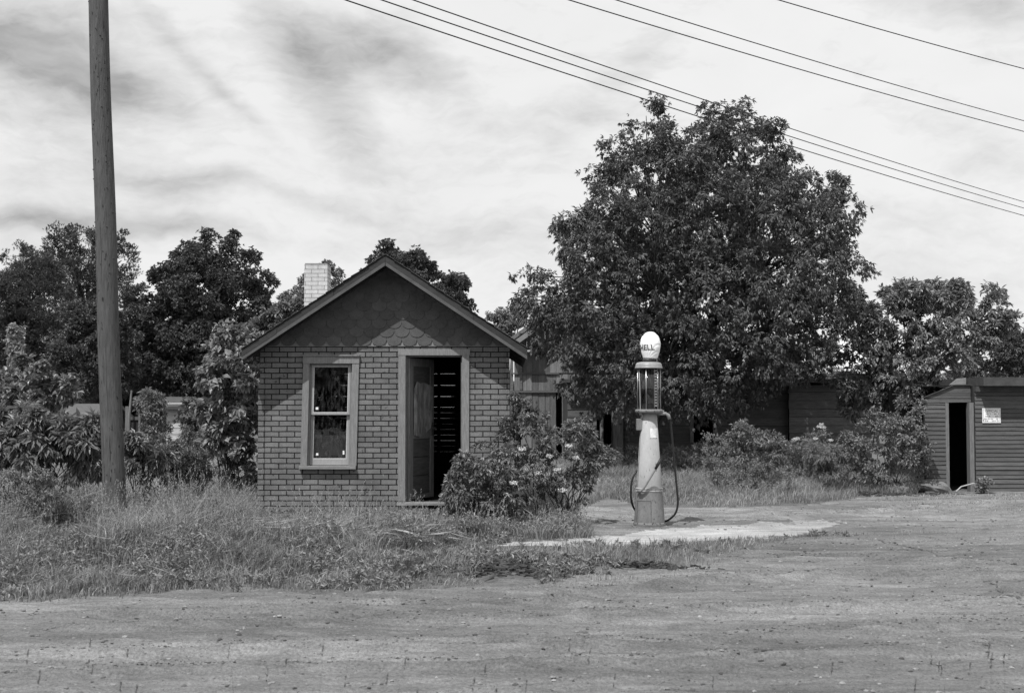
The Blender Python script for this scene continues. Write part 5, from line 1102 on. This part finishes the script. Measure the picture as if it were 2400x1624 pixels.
def ground_detail():
    def rd(n):
        x, y = scatter(n, -6, 9, 7.2, 17); PX, PY = project(x, y, gz(x, y)); k = inpoly(PX, PY-4, ROADP) & (PX > -50) & (PX < 2450) & (rng.random(n) < .25+fbm(x*.8, y*3, 3)); return x[k], y[k]
    rocks(22000, rd, 'road_pebbles', 'pebble', .003, .017, .7)
    def along(n):
        q = rng.integers(0, len(RUTS), n); gx, gy = np.zeros(n), np.zeros(n)
        for i, (pl, dp, wd) in enumerate(RUTS):
            k = q == i; m = k.sum(); P = rng.uniform(min(a for a, b in pl), max(a for a, b in pl), m); Q = np.interp(P, [a for a, b in pl], [b for a, b in pl]); g = np.array([ground_pt(a, b) for a, b in zip(P, Q)]).reshape(-1, 2)
            gx[k] = g[:, 0]; gy[k] = g[:, 1]+(fbm(g[:, 0]*1.5, g[:, 0]*0+3, 3)-.5)*.18+wd*1.2+np.abs(rng.normal(0, .6, m))*wd*rng.choice([-1, 1], m)
        k = rng.random(n) < fbm(gx*1.3, gy*1.3, 3)*2-.45; return gx[k], gy[k]
    rocks(20000, along, 'rut_gravel', 'pebble2', .004, .011, .6)
    def yd(n):
        x, y = scatter(n, .8, 11, 17.5, 26); PX, PY = project(x, y, gz(x, y)); k = inpoly(PX, PY, YARDP) & (rng.random(n) < fbm(x, y*3, 3)*1.1); return x[k], y[k]
    rocks(6000, yd, 'yard_gravel', 'pebble', .004, .02, .6)
    def chips(n, cx, cy, sx, sy, name, L0, L1):
        p = rng.normal(size=(n, 2))*np.array([sx, sy])+np.array([cx, cy]); z = gz(p[:, 0], p[:, 1])+rng.uniform(.005, .05, n)*np.exp(-((p[:, 0]-cx)/sx)**2)
        m_ = MB()
        for (x, y), zc in zip(p, z):
            L = random.uniform(L0, L1); a = random.gauss(0, .5); w = L*random.uniform(.15, .4); tl = random.uniform(-.3, .3); ca, sa = math.cos(a), math.sin(a)
            def fn(u, v, q): return (x+u*ca-v*sa, y+u*sa+v*ca, zc+q+u*tl)
            m_.box(-L/2, L/2, -w/2, w/2, 0, .006+L*.08, fn, jit=L*.07)
        tag(m_.build(name, M['chip']), kind='stuff')
    chips(420, W(1190, 1350, 13.0).x, 13.05, .30, .2, 'bark_chips', .015, .11)
    chips(60, W(1205, 1325, 13.6).x, 13.55, .09, .05, 'bark_chip_heap', .04, .13)
    chips(260, W(1490, 1335, 13.4).x, 13.35, .3, .12, 'scattered_chips', .015, .09)
    chips(160, W(2040, 1150, 25.2).x, 25.0, .6, .3, 'leaf_litter', .03, .14)
    # rubble by the shed, each stone a thing of its own
    for px, py, Y, s, sq, lab in ((2190, 1133, 25.7, .26, .62, 'large tilted slab of rubble leaning by the shed corner'), (2125, 1145, 25.5, .17, .6, 'rounded dark boulder in the rubble, nearest the lilac-like shrub'), (2158, 1128, 25.9, .1, .7, 'middling stone lying between boulder and slab'),
                                  (2100, 1143, 25.4, .1, .6, 'small stone at the weedy end of the rubble'), (2075, 1125, 25.7, .1, .6, 'half-buried stone under the lilac-like shrub')):
        c = W(px, py, Y); me = MB(); n1, n2 = 14, 9; V = []
        ph = [random.uniform(0, 6) for _ in range(6)]
        for j in range(n2+1):
            b = math.pi*j/n2
            for k in range(n1):
                a = 2*math.pi*k/n1; q = 1+.14*math.sin(2*a+ph[0])*math.sin(b)+.1*math.sin(3*b+ph[1]+a)+.07*math.sin(5*a+ph[2]+3*b)+random.uniform(-.04, .04)
                V.append((s*q*math.sin(b)*math.cos(a)*1.15, s*q*math.sin(b)*math.sin(a), max(-.5, math.cos(b))*s*q*sq+ (.25*s*math.sin(b)*math.cos(a)*(-1) if s > .2 else 0)))
        V = np.array(V)+np.array([c.x, Y, float(gz(c.x, Y))+s*sq*.45]); Fc = [(j*n1+k, j*n1+(k+1) % n1, (j+1)*n1+(k+1) % n1, (j+1)*n1+k) for j in range(n2) for k in range(n1)]
        tag(mesh_obj('rubble_stone', V, Fc, M['stone']), lab, 'stone', 'rubble stones by the clapboard shed')
    g = W(2165, 1150, 25.6); m_ = MB(); zc = float(gz(g.x, 25.4))+.02
    m_.box(-.0, .75, -.03, .03, 0, .025, lambda u, v, q: (g.x+u, 25.5+v+u*.1, zc+q+.02*math.sin(u*4))); tag(m_.build('fallen_lath', M['oldwood']), 'thin lath lying on the ground before the shed doorway', 'plank')
    b = MB(); b.tube([(g.x+.62, 25.7, zc), (g.x+.75, 25.75, zc+.1), (g.x+1.0, 25.8, zc+.16), (g.x+1.2, 25.85, zc+.12)], .012, 6); tag(b.build('bent_stick', M['palewood']), 'pale bent stick arching over the shed doorway sill', 'stick')
ground_detail()
